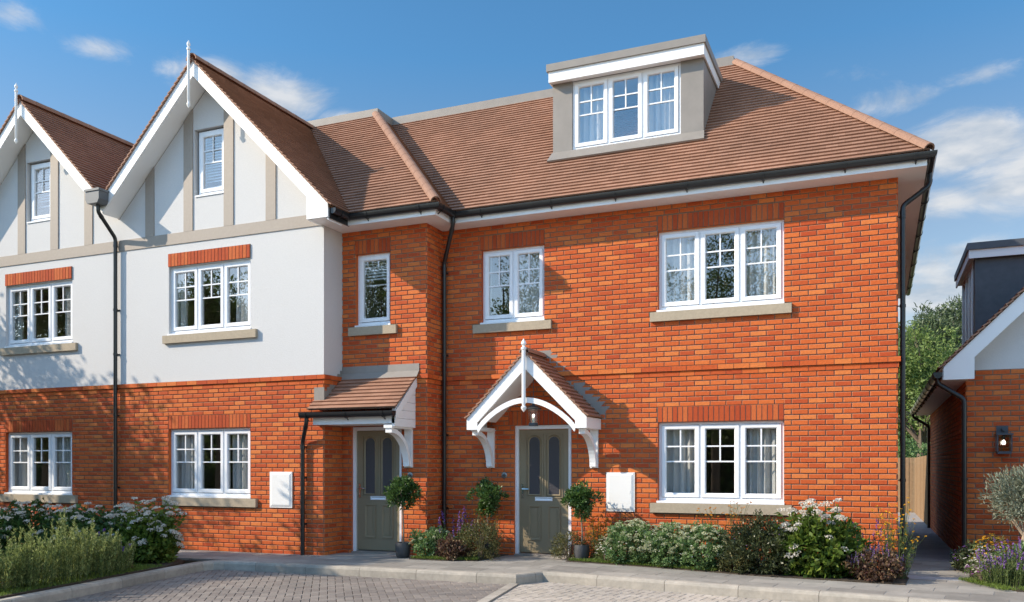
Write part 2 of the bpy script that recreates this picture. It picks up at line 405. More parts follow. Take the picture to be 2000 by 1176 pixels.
def window(par, x0, x1, z0, z1, Y, n, bars=True, sill=None, rec=.05, ssill=True):
    """white casement window in the opening x0..x1, z0..z1 of a wall facing -Y; returns the frame"""
    y = Y + rec; fw = .038
    mb = MB(); ring(mb, x0, x1, z0, z1, fw, y, y + .07)
    W = (x1 - x0 - 2 * fw); lw = W / n
    for i in range(1, n): mb.box(x0 + fw + i * lw - .016, x0 + fw + i * lw + .016, y + .002, y + .068, z0 + fw, z1 - fw)
    fr = mb.build('window', 'upvc', par)
    for i in range(n):
        a = x0 + fw + i * lw + (.006 if i == 0 else .018); b = x0 + fw + (i + 1) * lw - (.006 if i == n - 1 else .018)
        c, d = z0 + fw + .008, z1 - fw - .006
        sm = MB(); ring(sm, a, b, c, d, .05, y - .014, y + .055, .014, y + .004)
        g0, g1, h0, h1 = a + .064, b - .064, c + .064, d - .064
        yg = y + .018
        if bars:
            H = h1 - h0
            za, zb = h1 - .265 * H, h1 - .505 * H
            for zz in (za, zb): sm.box(g0, g1, yg - .012, yg - .001, zz - .0105, zz + .0105)
            xm = (g0 + g1) / 2
            sm.box(xm - .0105, xm + .0105, yg - .013, yg - .0015, zb, h1)
        sm.build('sash', 'upvc', fr)
        gm = MB(); t1, t2 = R.uniform(-.003, .003), R.uniform(-.002, .003)
        ys = lambda s_, t_: yg + s_ * t1 + t_ * t2
        e = .004
        gm.hexa([(g0 - e, ys(-1, -1), h0 - e), (g1 + e, ys(1, -1), h0 - e), (g1 + e, ys(1, -1) + .006, h0 - e), (g0 - e, ys(-1, -1) + .006, h0 - e),
                 (g0 - e, ys(-1, 1), h1 + e), (g1 + e, ys(1, 1), h1 + e), (g1 + e, ys(1, 1) + .006, h1 + e), (g0 - e, ys(-1, 1) + .006, h1 + e)])
        gm.build('glass_pane', 'glass', fr)
    if ssill:
        mb = MB(); mb.prism([(x0 - .025, Y - .022, z0 - .04), (x0 - .025, Y - .022, z0 - .012), (x0 - .025, y, z0 - .001), (x0 - .025, y + .04, z0 - .04)], (x1 - x0 + .03, 0, 0))
        mb.build('window_board', 'upvc', fr)
    if sill:
        mb = MB(); a, b = sill
        mb.prism([(a, Y - .065, z0 - .183), (a, Y - .065, z0 - .046), (a, Y + .05, z0 - .041), (a, Y + .05, z0 - .183)], (b - a, 0, 0))
        mb.build('stone_sill', 'stone', fr)
    return fr
def curtain(x0, x1, z0, z1, Y, label, waves=None, group=None):
    mb = MB(); n = 48; waves = waves or (x1 - x0) / .11; ph = R.uniform(0, 6)
    top, bot = [], []
    pts = []
    for i in range(n + 1):
        t = i / n; x = x0 + (x1 - x0) * t
        y = Y + .035 * math.sin(2 * PI * waves * t + ph) + .012 * math.sin(5.3 * t + ph) + .01 * math.sin(2 * PI * waves * 2.3 * t)
        pts.append((x, y))
    vs = [(x, y, z1) for x, y in pts] + [(x + .01 * math.sin(9 * x), y * 1.0 + .01 * math.sin(30 * x), z0) for x, y in pts]
    vs += [(x, y + .004, z) for x, y, z in vs]
    N = n + 1
    fs = [(i, i + 1, N + i + 1, N + i) for i in range(n)] + [(2 * N + i, 3 * N + i, 3 * N + i + 1, 2 * N + i + 1) for i in range(n)]
    fs += [(0, N, 3 * N, 2 * N), (n, 2 * N + n, 3 * N + n, N + n)] + [(i, 2 * N + i, 2 * N + i + 1, i + 1) for i in range(n)] + [(N + i, N + i + 1, 3 * N + i + 1, 3 * N + i) for i in range(n)]
    mb.mesh(vs, fs)
    o = mb.build('curtain', 'curtain', None, ((x0 + x1) / 2, Y, z0), True)
    return tag(o, label, 'curtain', group)
def blind(x0, x1, z0, z1, Y, label):
    mb = MB(); k = int((z1 - z0) / .05)
    for i in range(k):
        z = z1 - i * .05
        mb.hexa([(x0, Y, z - .032), (x1, Y, z - .032), (x1, Y + .03, z), (x0, Y + .03, z), (x0, Y, z - .028), (x1, Y, z - .028), (x1, Y + .03, z + .004), (x0, Y + .03, z + .004)])
    mb.box(x0, x1, Y - .005, Y + .04, z1, z1 + .04); mb.box(x0, x1, Y, Y + .03, z0 - .03, z0 - .01)
    tag(mb.build('window_blind', 'blind', None, ((x0 + x1) / 2, Y, z0)), label, 'blind')

# ------------------------------------------------------------------ rainwater goods
GUT = [(.060 * math.sin(a) , -.088 * math.cos(a) ** .8 if math.cos(a) > 1e-6 else 0.0) for a in [(-PI / 2 + PI * i / 10) for i in range(11)]]
GUTP = GUT + [(x * .9, z * .9) for x, z in reversed(GUT)]
def gutter(par, path, brackets, name='gutter'):
    mb = MB(); mb.sweep(path, GUTP)
    for c in (path[0], path[-1]):     # stop ends
        i = 0 if c is path[0] else -1
        d = (Vector(path[1]) - Vector(path[0])).normalized() if i == 0 else (Vector(path[-1]) - Vector(path[-2])).normalized()
        nrm = Vector((d.y, -d.x, 0)); c = Vector(c)
        mb.prism([c + nrm * a + Vector((0, 0, b)) for a, b in GUT], d * (.006 if i else -.006))
    g = mb.build(name, 'black', par, None, True)
    for p, d in brackets:
        bm = MB(); p = Vector(p); d = Vector(d).normalized()
        BR = [(x * 1.13, z * 1.13) for x, z in GUT]; BI = [(x * 1.01, z * 1.01) for x, z in reversed(GUT)]
        bm.sweep([p - d * .016, p + d * .016], BR + BI)
        n = Vector((d.y, -d.x, 0))
        q = p - n * .055 + Vector((0, 0, -.075))
        a = p - n * .01 + Vector((0, 0, -.09))
        bm.tube([a, (a + q) / 2 + Vector((0, 0, -.03)), q + Vector((0, 0, -.05))], .009, 6)
        bm.build('gutter_bracket', 'black', g, None, True)
    return g
def downpipe(par, path, clips=(), r=.034, name='downpipe', back=(0, 1, 0), gap=.06):
    mb = MB(); pts = []
    P = [Vector(p) for p in path]
    for i, p in enumerate(P):        # round the bends
        if 0 < i < len(P) - 1:
            a = (P[i - 1] - p).normalized(); b = (P[i + 1] - p).normalized()
            L = min(.055, (P[i - 1] - p).length / 2.2, (P[i + 1] - p).length / 2.2)
            for t in (0, .25, .5, .75, 1):
                u = p + a * L * (1 - t) ** 2 + b * L * t * t
                pts.append(u)
        else: pts.append(p)
    mb.tube(pts, r, 14)
    for z in (clips if clips else ()):
        c = P[-1]; bk = Vector(back)
        mb.tube([(c.x, c.y, z - .02), (c.x, c.y, z + .02)], r * 1.18, 14)
        cc = Vector((c.x, c.y, z)); mb.tube([cc, cc + bk * gap], .009, 6)
        mb.box(c.x - .045, c.x + .045, c.y + bk.y * gap - .004 - abs(bk.x) * .03, c.y + bk.y * gap + .004 + abs(bk.x) * .03, z - .012, z + .012) if abs(bk.y) > .5 else None
    for i in range(1, len(P) - 1):   # collars
        d = (P[i + 1] - P[i]).normalized(); q = P[i] + d * .07
        mb.tube([q, q + d * .05], r * 1.14, 14)
    return mb.build(name, 'black', par, None, True)
def finial(par, x, y, z0, z1, w=.05):
    h = z1 - z0; mb = MB()
    pr = [(.001, 0), (w * .75, .055), (w * .78, .075), (w * .45, .095), (w * .45, .12), (w * .55, .125), (w * .55, h - .17), (w * .75, h - .165), (w * .75, h - .135), (w * .4, h - .125), (w * .4, h - .105), (w * .72, h - .085), (w * .70, h - .06), (.001, h)]
    mb.lathe((x, y, z0), pr, 14)
    return mb.build('finial', 'paint', par, None, True)
def flat_door(par, x0, x1, z0, z1, Y):
    """white frame and sage door leaf set in a wall facing -Y"""
    mb = MB(); ring(mb, x0, x1, z0 - .10, z1, .058, Y + .02, Y + .10); fr = mb.build('door_frame', 'upvc', par)
    a, b = x0 + .062, x1 - .062; c, d = z0 + .03, z1 - .062; w = b - a; h = d - c
    y = Y + .055
    mb = MB(); mb.box(a, b, y, y + .045, c, d)
    dr = mb.build('door', 'door', par)
    def arch(cx, ww, zb, zt, g=0):
        r = ww / 2 + g; pts = [(cx - r, zb - g), (cx + r, zb - g)]
        pts += [(cx + r * math.cos(t), zt - ww / 2 + r * math.sin(t)) for t in [PI * i / 14 for i in range(15)]]
        return pts
    for f0, f1 in ((.203, .414), (.598, .809)):
        cx = a + (f0 + f1) / 2 * w; ww = (f1 - f0) * w; zb, zt = c + .475 * h, c + .94 * h
        pm = MB(); inn = arch(cx, ww, zb, zt)
        pm.prism([(x, y - .004, z) for x, z in inn], (0, .003, 0)); pm.build('door_glazing', 'frost', dr)
        mm = MB(); o1, o2, o3 = arch(cx, ww, zb, zt, 0), arch(cx, ww, zb, zt, .018), arch(cx, ww, zb, zt, .032)
        n = len(o1)
        for i in range(n):
            j = (i + 1) % n
            mm.face([(o1[i][0], y - .004, o1[i][1]), (o1[j][0], y - .004, o1[j][1]), (o2[j][0], y - .018, o2[j][1]), (o2[i][0], y - .018, o2[i][1])])
            mm.face([(o2[i][0], y - .018, o2[i][1]), (o2[j][0], y - .018, o2[j][1]), (o3[j][0], y, o3[j][1]), (o3[i][0], y, o3[i][1])])
        hw = ww / 2 + .06   # square frame moulding round the arch
        ring(mm, cx - hw, cx + hw, zb - .06, zt + .045, .016, y - .012, y)
        mm.build('door_moulding', 'door', dr)
        pm = MB(); z0_, z1_ = c + .10 * h, c + .385 * h; hw = ww / 2 + .022
        ring(pm, cx - hw, cx + hw, z0_, z1_, .022, y - .014, y, .014, y - .001)
        pm.prism([(cx - hw + .06, y - .006, z0_ + .06), (cx + hw - .06, y - .006, z0_ + .06), (cx + hw - .06, y - .006, z1_ - .06), (cx - hw + .06, y - .006, z1_ - .06)], (0, .0055, 0))
        pm.build('door_panel', 'door', dr)
    lm = MB(); cx = (a + b) / 2 + .0; zl = c + .437 * h
    ring(lm, cx - .145, cx + .145, zl - .032, zl + .03, .012, y - .016, y - .001); lm.prism([(cx - .13, y - .022, zl - .022), (cx + .13, y - .022, zl - .022), (cx + .13, y - .010, zl + .008), (cx - .13, y - .010, zl + .008)], (0, .008, 0))
    lm.build('letter_plate', 'upvc', dr)
    hm = MB(); hx = a + .055; zh = c + .515 * h
    hm.box(hx - .017, hx + .017, y - .008, y, zh - .15, zh + .08); hm.tube([(hx, y - .006, zh), (hx, y - .05, zh), (hx + .02, y - .055, zh), (hx + .12, y - .052, zh)], .009, 8)
    hm.lathe((hx, y - .006, zh - .09), [(.008, -.01), (.008, .01)], 8)
    hm.build('door_handle', 'chrome', dr, None, True)
    tm = MB(); tm.prism([(x0, Y - .03, z0 - .05), (x0, Y - .03, z0 - .004), (x0, Y + .10, z0 + .02), (x0, Y + .10, z0 - .05)], (x1 - x0, 0, 0))
    tm.build('door_threshold', 'lead', par)
    return dr
def room(par, x0, x1, y0, y1, z0, z1, name='room_lining'):
    mb = MB()
    mb.face([(x0, y1, z0), (x1, y1, z0), (x1, y1, z1), (x0, y1, z1)]); mb.face([(x0, y0, z0), (x0, y1, z0), (x0, y1, z1), (x0, y0, z1)])
    mb.face([(x1, y0, z0), (x1, y1, z0), (x1, y1, z1), (x1, y0, z1)]); mb.face([(x0, y0, z1), (x1, y0, z1), (x1, y1, z1), (x0, y1, z1)])
    mb.face([(x0, y0, z0), (x1, y0, z0), (x1, y1, z0), (x0, y1, z0)], 1)
    mb.build(name, ['plaster', 'roomfloor'], par)

# ================================================================== THE TERRACE
ZE = 5.255                      # soffit height
PW = Plane((0, YW), (1, 0)); PB = Plane((0, YB), (1, 0)); PM = Plane((0, YM), (1, 0))
UPZ, UPT, GDZ, GDT = 3.715, 4.868, .885, 2.035
def opening(x0, x1, z0, z1, sill=None, lintel=None):
    brick_holes = [(x0, x1, z0 - .045, z1)]
    if sill: brick_holes.append((sill[0], sill[1], z0 - .183, z0 - .041))
    if lintel: brick_holes.append(lintel)
    return brick_holes
def gable_unit(par, ap, xl, xr, right_eave):
    """front wall of one gabled wing: brick below, white render with battens above, barge boards, roof slopes"""
    dx = ap - AP1
    wx0, wx1 = -11.45 + dx, -9.66 + dx
    sl = (wx0 - .095, wx1 + .145)
    hg = opening(wx0, wx1, GDZ, GDT, sl, (wx0, wx1, GDT + .005, GDT + .23))
    hu = (wx0, wx1, UPZ - .045, UPT)
    mb = MB()
    panel(mb, PW, xl, xr, -.2, 2.86, [hg[0]], 0, 1); bricks(mb, PW, xl, xr, -.12, 2.71, hg, 0, phase=XW)
    reveal(mb, PW, hg[0], BD, -.10, 0); string_course(mb, PW, xl, xr, 0, 1 if right_eave else 0, phase=XW)
    if right_eave:
        ps = Plane((XW, YW), (0, 1))
        panel(mb, ps, 0, YB - YW, -.2, 2.86, [], 0, 1); bricks(mb, ps, 0, YB - YW, -.12, 2.71, (), 0); string_course(mb, ps, .0, YB - YW)
    mb.build('brick_wall', ['brick', 'mortar', 'lit_arris'], par)
    # render
    n = .006; mb = MB()
    panel(mb, PW, xl, xr + (n if right_eave else 0), 2.858, 5.30, [hu], n, 0); reveal(mb, PW, hu, n, -.10, 0)
    if right_eave: panel(mb, ps, -n, YB - YW, 2.858, 5.30, [], n, 0)
    ax0, ax1, az0, az1 = ap - .315, ap + .36, 6.03, 7.19
    top = lambda x: 8.2 - .30 - abs(x - ap)
    xs = sorted({xl, xr, ap, ax0, ax1})
    for a, b in zip(xs, xs[1:]):
        if ax0 - 1e-6 <= a and b <= ax1 + 1e-6:
            mb.face([PW.p(a, n, 5.30), PW.p(b, n, 5.30), PW.p(b, n, az0), PW.p(a, n, az0)])
            mb.face([PW.p(a, n, az1), PW.p(b, n, az1), PW.p(b, n, top(b)), PW.p(a, n, top(a))])
        else:
            mb.face([PW.p(a, n, 5.30), PW.p(b, n, 5.30), PW.p(b, n, max(5.3, top(b))), PW.p(a, n, max(5.3, top(a)))])
    reveal(mb, PW, (ax0, ax1, az0, az1), n, -.10, 0)
    mb.build('render_wall', 'render', par)
    # battens
    mb = MB(); PW.box(mb, xl, xr + (.02 if right_eave else 0), 0, .022, 5.262, 5.455)
    bt = mb.build('timber_band', 'batten', par)
    for c in (-1.322, -.44, .442, 1.322):
        x = ap + c
        if x - .1 < xl: continue
        mb = MB(); zt = top(x) + .0
        a, b = x - .1, x + .1
        mb.prism([PW.p(a, n, 5.456), PW.p(b, n, 5.456), PW.p(b, n, top(b) + .0), PW.p(a, n, top(a) + .0)] if abs(c) > .2 else [], (0, -.018, 0))
        mb.build('timber_batten', 'batten', par)
    # soffit under the gable verge, bargeboards
    YV = 11.20
    ends = [-(ap - xl), (-7.86 - ap) if right_eave else (xr - ap)]
    mb = MB(); st = lambda d: 8.2 - .285 - abs(d)
    for e in ends: mb.prism([(ap, YV + .02, st(0)), (ap + e, YV + .02, st(e)), (ap + e, YW, st(e)), (ap, YW, st(0))], (0, 0, .02))
    if right_eave: mb.box(XW + .008, -7.88, YV + .02, YB, ZE, ZE + .015); mb.box(-8.26, XW + .02, YV + .02, YW - .02, ZE, ZE + .015)
    mb.build('soffit', 'paint', par)
    hi = lambda d: 8.175 - abs(d); lo = lambda d: 7.925 - abs(d)
    for e in ends:
        mb = MB()
        if e > 0 and right_eave:
            t = -8.256 - ap
            pts = [(0, hi(0)), (e, hi(e)), (e, 5.262), (t, 5.262), (t, lo(t)), (0, lo(0))]
        else: pts = [(0, hi(0)), (e, hi(e)), (e, lo(e)), (0, lo(0))]
        mb.prism([(ap + d, YV, z) for d, z in pts], (0, .028, 0)); mb.build('bargeboard', 'paint', par)
    finial(par, ap - .03, YV - .06, 7.36, 8.50, .042)
    # windows
    window(par, wx0, wx1, GDZ, GDT, YW, 3, True, sl)
    window(par, wx0, wx1, UPZ, UPT, YW, 3, True, sl)
    soldier('soldier_lintel', PW, wx0, wx1, GDT + .005, GDT + .23, BD + .002, par)
    soldier('soldier_lintel', PW, wx0, wx1, UPT + .007, UPT + .235, .03, par)
    window(par, ax0 + .05, ax1 - .02, az0 + .035, az1 - .03, YW, 1, True, None, .055)
    return wx0, wx1
def slopes(par, polys, name='roof'):
    mb = MB(); 
    for k, (kind, e, pts) in enumerate(polys):     # pts are (X, Y) in plan
        if kind == 'S': o, ud, vd, uv = (0, e, 5.43), (1, 0, 0), (0, 1, 1), [(x, (y - e) * 2 ** .5) for x, y in pts]
        elif kind == 'E': o, ud, vd, uv = (e, 0, 5.43), (0, 1, 0), (-1, 0, 1), [(y, (e - x) * 2 ** .5) for x, y in pts]
        elif kind == 'W': o, ud, vd, uv = (e, 0, 5.43), (0, 1, 0), (1, 0, 1), [(y, (x - e) * 2 ** .5) for x, y in pts]
        else: o, ud, vd, uv = (0, e, 5.43), (1, 0, 0), (0, -1, 1), [(x, (e - y) * 2 ** .5) for x, y in pts]
        tile_plane(mb, uv, o, ud, vd, phase=k * .07)
    return mb.build(name, 'tile', par)

# ---- left gabled house
H1 = empty('terraced_house', (AP2, YW, -.07), 'left-hand gabled house of the terrace, cut off at the photo edge, in dappled shade', 'house')
gable_unit(H1, AP2, AP2 - 2.0675, VAL, False)
EW1 = AP1 - 2.77; EE = AP1 + 2.77
r = slopes(H1, [('E', AP2 + 2.77, [(VAL, 11.17), (VAL, 12.40), (AP2, 14.45), (AP2, 11.17)]),
                ('W', AP2 - 2.77, [(AP2, 11.17), (AP2, 14.45), (AP2 - 2.0675, 12.40), (AP2 - 2.0675, 11.17)]),
                ('S', 11.68, [(AP2 - 2.07, 12.36), (VAL, 12.36), (VAL, 14.5), (AP2 - 2.07, 14.5)])])
mb = MB(); half_round(mb, (AP2, 11.16, 8.225), (AP2, 14.45, 8.225), .11); mb.build('ridge_tile', 'tile', r)
mb = MB(); mb.box(AP2 - 2.1, VAL, 14.46, 19, 8.16, 8.36); mb.build('flat_roof_edge', 'lead', H1)
room(H1, AP2 - 2.05, VAL - .01, YW + .14, YW + 3.6, -.02, 2.62); room(H1, AP2 - 2.05, VAL - .01, YW + .14, YW + 3.6, 2.7, 5.2)
room(H1, AP2 - .6, AP2 + .6, YW + .14, YW + 2.4, 5.5, 7.3)

# ---- middle house
H2 = empty('terraced_house', (-9.6, YW, -.05), 'middle house with tall white gable, taupe battens, narrow brick bay and lean-to porch', 'house')
gable_unit(H2, AP1, VAL, XW, True)
# brick bay
hb = opening(-7.92, -7.271, UPZ, UPT, (-8.045, -7.14), (-7.945, -7.271, UPT + .005, UPT + .23))
hd = (-8.005, -7.06, -.3, 2.035)
mb = MB(); panel(mb, PB, XW, XI, -.2, 5.27, [hb[0], hd], 0, 1)
bricks(mb, PB, XW, XI, -.12, 2.71, [hd], 0, phase=XI); bricks(mb, PB, XW, XI, 2.86, 5.262, hb, 0, phase=XI)
reveal(mb, PB, hb[0], BD, -.10, 0); reveal(mb, PB, hd, BD, -.06, 0); string_course(mb, PB, XW, XI, 0, 1, phase=XI)
ps = Plane((XI, YB), (0, 1))
panel(mb, ps, 0, YM - YB, -.2, 5.27, [], 0, 1); bricks(mb, ps, -BD, YM - YB, -.12, 2.71); bricks(mb, ps, -BD, YM - YB, 2.86, 5.262); string_course(mb, ps, 0, YM - YB)
mb.build('bay_wall', ['brick', 'mortar', 'lit_arris'], H2)
soldier('soldier_lintel', PB, -7.945, -7.271, UPT + .005, UPT + .23, BD + .002, H2)
window(H2, -7.92, -7.271, UPZ, UPT, YB, 1, False, (-8.045, -7.14))
flat_door(H2, -8.005, -7.06, -.02, 2.03, YB)
r = slopes(H2, [('E', EE, [(EE, 11.17), (-7.79, 11.68), (AP1, 14.45), (AP1, 11.17)]),
                ('W', EW1, [(AP1, 11.17), (AP1, 14.45), (VAL, 12.40), (VAL, 11.17)]),
                ('S', 11.68, [(-7.79, 11.68), (-6.22, 11.68), (-9.04, 14.5), (-10.61, 14.5)]),
                ('S', 11.68, [(VAL, 12.36), (AP1, 14.43), (AP1, 14.5), (VAL, 14.5)]),
                ('E', -6.22, [(-6.22, 11.68), (-6.22, 12.22), (-9.04, 15.04), (-9.04, 14.5)])])
mb = MB(); half_round(mb, (AP1, 11.16, 8.225), (AP1, 14.45, 8.225), .11); mb.build('ridge_tile', 'tile', r)
mb = MB(); half_round(mb, (-6.20, 11.66, 5.47), (-9.03, 14.49, 8.30), .085); mb.build('hip_tile', 'ridge', r)
mb = MB(); mb.box(VAL, -8.97, 14.44, 19, 8.16, 8.36); mb.build('flat_roof_edge', 'lead', H2)
FASC = [(0, 0), (.018, 0), (.018, .165), (0, .165)]
mb = MB(); mb.sweep([(-7.88, 11.23, ZE - .004), (-7.88, 11.74, ZE - .004), (-6.27, 11.74, ZE - .004), (-6.27, 12.288, ZE - .004)], FASC); mb.build('fascia', 'paint', H2)
mb = MB(); mb.prism([(-7.85, 11.232, ZE - .01), (-7.85, 11.76, ZE - .01), (-7.85, 11.76, ZE + .14), (-7.85, 11.232, ZE + .16)], (.012, 0, 0)); mb.build('fascia_cap', 'black', H2)
mb = MB(); mb.box(XW + .01, -6.28, 11.75, YB, ZE + .0005, ZE + .0155); mb.box(XI - .02, -6.28, YB, YM - .35, ZE + .0005, ZE + .0155); mb.build('eaves_soffit', 'paint', H2)
gutter(H2, [(-7.80, 11.25, 5.405), (-7.80, 11.68, 5.405), (-6.195, 11.68, 5.405), (-6.195, 12.19, 5.405)],
       [((-7.45, 11.68, 5.405), (1, 0, 0)), ((-6.5, 11.68, 5.405), (1, 0, 0)), ((-6.195, 11.80, 5.405), (0, 1, 0)), ((-7.80, 11.45, 5.405), (0, 1, 0))])
# valley hopper and left downpipe
mb = MB()
hx, hy = VAL, 11.12
mb.prism([(hx - .12, hy + .08, 5.98), (hx + .12, hy + .08, 5.98), (hx + .16, hy + .08, 6.05), (hx + .16, hy + .08, 6.20), (hx - .16, hy + .08, 6.20), (hx - .16, hy + .08, 6.05)], (0, -.21, 0))
mb.box(hx - .175, hx + .175, hy - .145, hy + .08, 6.19, 6.23)
mb.build('rain_hopper', 'zinc', H2)
downpipe(H2, [(hx, hy, 6.0), (hx, hy, 5.86), (-12.64, 11.505, 5.49), (-12.64, 11.505, -.07)], (5.35, 4.2, 3.4, 2.3, 1.0))
room(H2, VAL + .01, XW - .01, YW + .14, YW + 3.6, -.02, 2.62); room(H2, VAL + .01, XW - .01, YW + .14, YW + 3.6, 2.7, 5.2)
room(H2, AP1 - .6, AP1 + .6, YW + .14, YW + 2.4, 5.5, 7.3); room(H2, XW + .02, XI - .02, YB + .14, YB + 3, 2.7, 5.2)

# lean-to porch on the bay
ze, ye, zt, yt = 2.285, 11.385, 2.86, 12.10
sl = math.atan2(zt - ze, yt - ye); L = math.hypot(zt - ze, yt - ye); vd = (0, math.cos(sl), math.sin(sl))
lw = (YW - ye) / math.cos(sl)
mb = MB()
tile_plane(mb, [(-8.385, 0), (-6.765, 0), (-6.765, L), (XW, L), (XW, lw), (-8.385, lw)] and [(XW, 0), (-6.765, 0), (-6.765, L), (XW, L)], (0, ye, ze), (1, 0, 0), vd, .1, .165)
tile_plane(mb, [(-8.385, 0), (XW - .002, 0), (XW - .002, lw), (-8.385, lw)], (0, ye, ze), (1, 0, 0), vd, .1, .165)
LP = mb.build('porch_roof', 'tile', H2)
zr = lambda y: ze + (y - ye) * (zt - ze) / (yt - ye)
mb = MB(); mb.box(-8.31, -6.80, 11.44, 11.46, 2.045, 2.235); mb.build('porch_fascia', 'paint', LP)
mb = MB(); mb.box(-8.31, -6.86, 11.462, YW - .01, 2.05, 2.065); mb.box(XW + .012, -6.86, YW - .01, YB - .01, 2.05, 2.065); mb.build('porch_soffit', 'paint', LP)
mb = MB(); mb.prism([(-6.80, 11.43, 2.235), (-6.80, YB - .01, zr(YB) - .03), (-6.80, YB - .01, zr(YB) - .20), (-6.80, 11.60, 2.25), (-6.80, 11.43, 2.10)], (.025, 0, 0))
mb.build('bargeboard', 'paint', LP)
mb = MB()
for i in range(6):          # boarded cheek
    za, zb = 2.0 + i * .13, 2.0 + (i + 1) * .13 - .004
    yl = lambda z: max(11.44, ye + (z + .06 - ze) * (yt - ye) / (zt - ze))
    if yl(za) < YB - .03: mb.prism([(-6.855, yl(za), za), (-6.855, YB - .012, za), (-6.855, YB - .012, zb), (-6.855, min(yl(zb), YB - .02), zb)], (.05, 0, 0))
mb.build('porch_cheek', 'paint', LP)
def bracket(par, x0, x1, yf, yw, ztop, zbot):
    mb = MB(); mb.box(x0, x1, yw - .055, yw - .009, zbot, ztop); mb.box(x0 - .008, x1 + .008, yf, yw - .056, ztop - .055, ztop)
    n = 12; o, i_ = [], []
    for k in range(n + 1):
        t = PI / 2 * k / n
        yc, zc = yf + .02, zbot + .02; ry, rz = (yw - .056) - yc, (ztop - .056) - zc
        o.append((yc + ry * math.sin(t), zc + rz * math.cos(t)))
        i_.append((yc + .0 + (ry - .06) * math.sin(t) - .0, zc + (rz - .07) * math.cos(t)))
    w = .012
    for k in range(n):
        q = [o[k], o[k + 1], i_[k + 1], i_[k]]
        mb.prism([(x0 + w, y, z) for y, z in q], (x1 - x0 - 2 * w, 0, 0))
    return mb.build('porch_bracket', 'paint', par)
bracket(LP, -6.985, -6.85, 11.43, YB, 2.03, 1.367)
gutter(LP, [(-8.48, 11.352, 2.235), (-6.77, 11.352, 2.235)], [((-8.36, 11.352, 2.235), (1, 0, 0)), ((-7.62, 11.352, 2.235), (1, 0, 0)), ((-6.95, 11.352, 2.235), (1, 0, 0))])
downpipe(LP, [(-8.37, 11.352, 2.18), (-8.37, 11.352, 2.08), (-8.56, 11.51, 1.78), (-8.56, 11.51, -.06)], (1.70, 1.2, .45))
mb = MB()
mb.prism([(XW + .01, YB - .10, zr(YB - .10) + .03), (XW + .01, YB - .012, zr(YB) + .035), (XW + .01, YB - .012, 3.03), (XW + .01, YB - .02, 3.03), (XW + .01, YB - .025, zr(YB) + .055), (XW + .01, YB - .10, zr(YB - .10) + .036)], (1.455, 0, 0))
k = 0      # stepped flashing up the wing's side wall
for i in range(7):
    y0 = YW - .01 + i * .075; y1 = y0 + .075
    mb.box(XW + .012, XW + .02, y0, y1, zr(y0) - .03, zr(y0) + .17)
mb.box(-8.375, XW + .02, YW - .02, YW - .012, 2.44, 2.655)
mb.build('lead_flashing', 'lead', LP)

# ---- end house
H3 = empty('terraced_house', (-3.2, YM, -.02), 'end terrace house, all red brick, with hipped tile roof and wide box dormer', 'house')
W3, W2 = (-3.003, -1.213), (-5.895, -4.814)
s3, s2 = (-3.117, -1.108), (-6.03, -4.685)
D2 = (-5.32, -4.365, -.3, 2.035)
hu3 = opening(*W3, UPZ, UPT, s3, (-3.013, -1.211, UPT + .005, UPT + .23)); hg3 = opening(*W3, GDZ, GDT, s3, (-3.013, -1.213, GDT + .005, GDT + .23))
hu2 = opening(*W2, UPZ, UPT, s2, (-5.923, -4.812, UPT + .005, UPT + .23)); hdl = (-5.42, -4.22, 2.035, 2.26)
mb = MB(); panel(mb, PM, XI, XR, -.2, 5.27, [hu3[0], hg3[0], hu2[0], D2], 0, 1)
bricks(mb, PM, XI, XR, -.12, 2.71, hg3 + [D2, hdl], 0, phase=XR); bricks(mb, PM, XI, XR, 2.86, 5.262, hu3 + hu2, 0, phase=XR)
string_course(mb, PM, XI, XR, 0, 1, phase=XR)
for h in (hu3, hg3, hu2): reveal(mb, PM, h[0], BD, -.10, 0)
reveal(mb, PM, D2, BD, -.06, 0)
ps = Plane((XR, YM), (0, 1))
panel(mb, ps, 0, 8.85, -.2, 5.27, [], 0, 1); bricks(mb, ps, -BD, 8.85, -.12, 2.71); bricks(mb, ps, -BD, 8.85, 2.86, 5.262); string_course(mb, ps, 0, 8.85)
mb.build('brick_wall', ['brick', 'mortar', 'lit_arris'], H3)
mb = MB(); mb.face([(-17, 21.5, -.2), (XR, 21.5, -.2), (XR, 21.5, 5.3), (-17, 21.5, 5.3)]); mb.build('rear_wall', 'brick', H3)
for h, w in ((hu3, 1), (hg3, 1), (hu2, 1)): soldier('soldier_lintel', PM, *h[2], BD + .002, H3)
soldier('soldier_lintel', PM, *hdl, BD + .002, H3)
window(H3, *W3, UPZ, UPT, YM, 3, True, s3); window(H3, *W3, GDZ, GDT, YM, 3, True, s3); window(H3, *W2, UPZ, UPT, YM, 2, True, s2)
flat_door(H3, -5.32, -4.365, -.01, 2.03, YM)
room(H3, -4.2, XR - .05, YM + .14, YM + 4.2, -.02, 2.62); room(H3, -4.2, XR - .05, YM + .14, YM + 4.2, 2.7, 5.2); room(H3, XI + .05, -4.25, YM + .14, YM + 3.2, 2.7, 5.2)
r = slopes(H3, [('S', 12.22, [(-6.21, 12.22), (.60, 12.22), (-2.23, 15.05), (-9.04, 15.05)]),
                ('E', .60, [(.60, 12.22), (.60, 21.9), (-2.23, 19.07), (-2.23, 15.05)]),
                ('N', 21.9, [(-17, 21.9), (.60, 21.9), (-2.23, 19.07), (-17, 19.07)])])
mb = MB(); half_round(mb, (.62, 12.20, 5.47), (-2.22, 15.04, 8.30), .085); mb.build('hip_tile', 'ridge', r)
mb = MB(); mb.box(-8.97, -2.26, 14.99, 19, 8.18, 8.38); mb.build('flat_roof_edge', 'lead', H3)
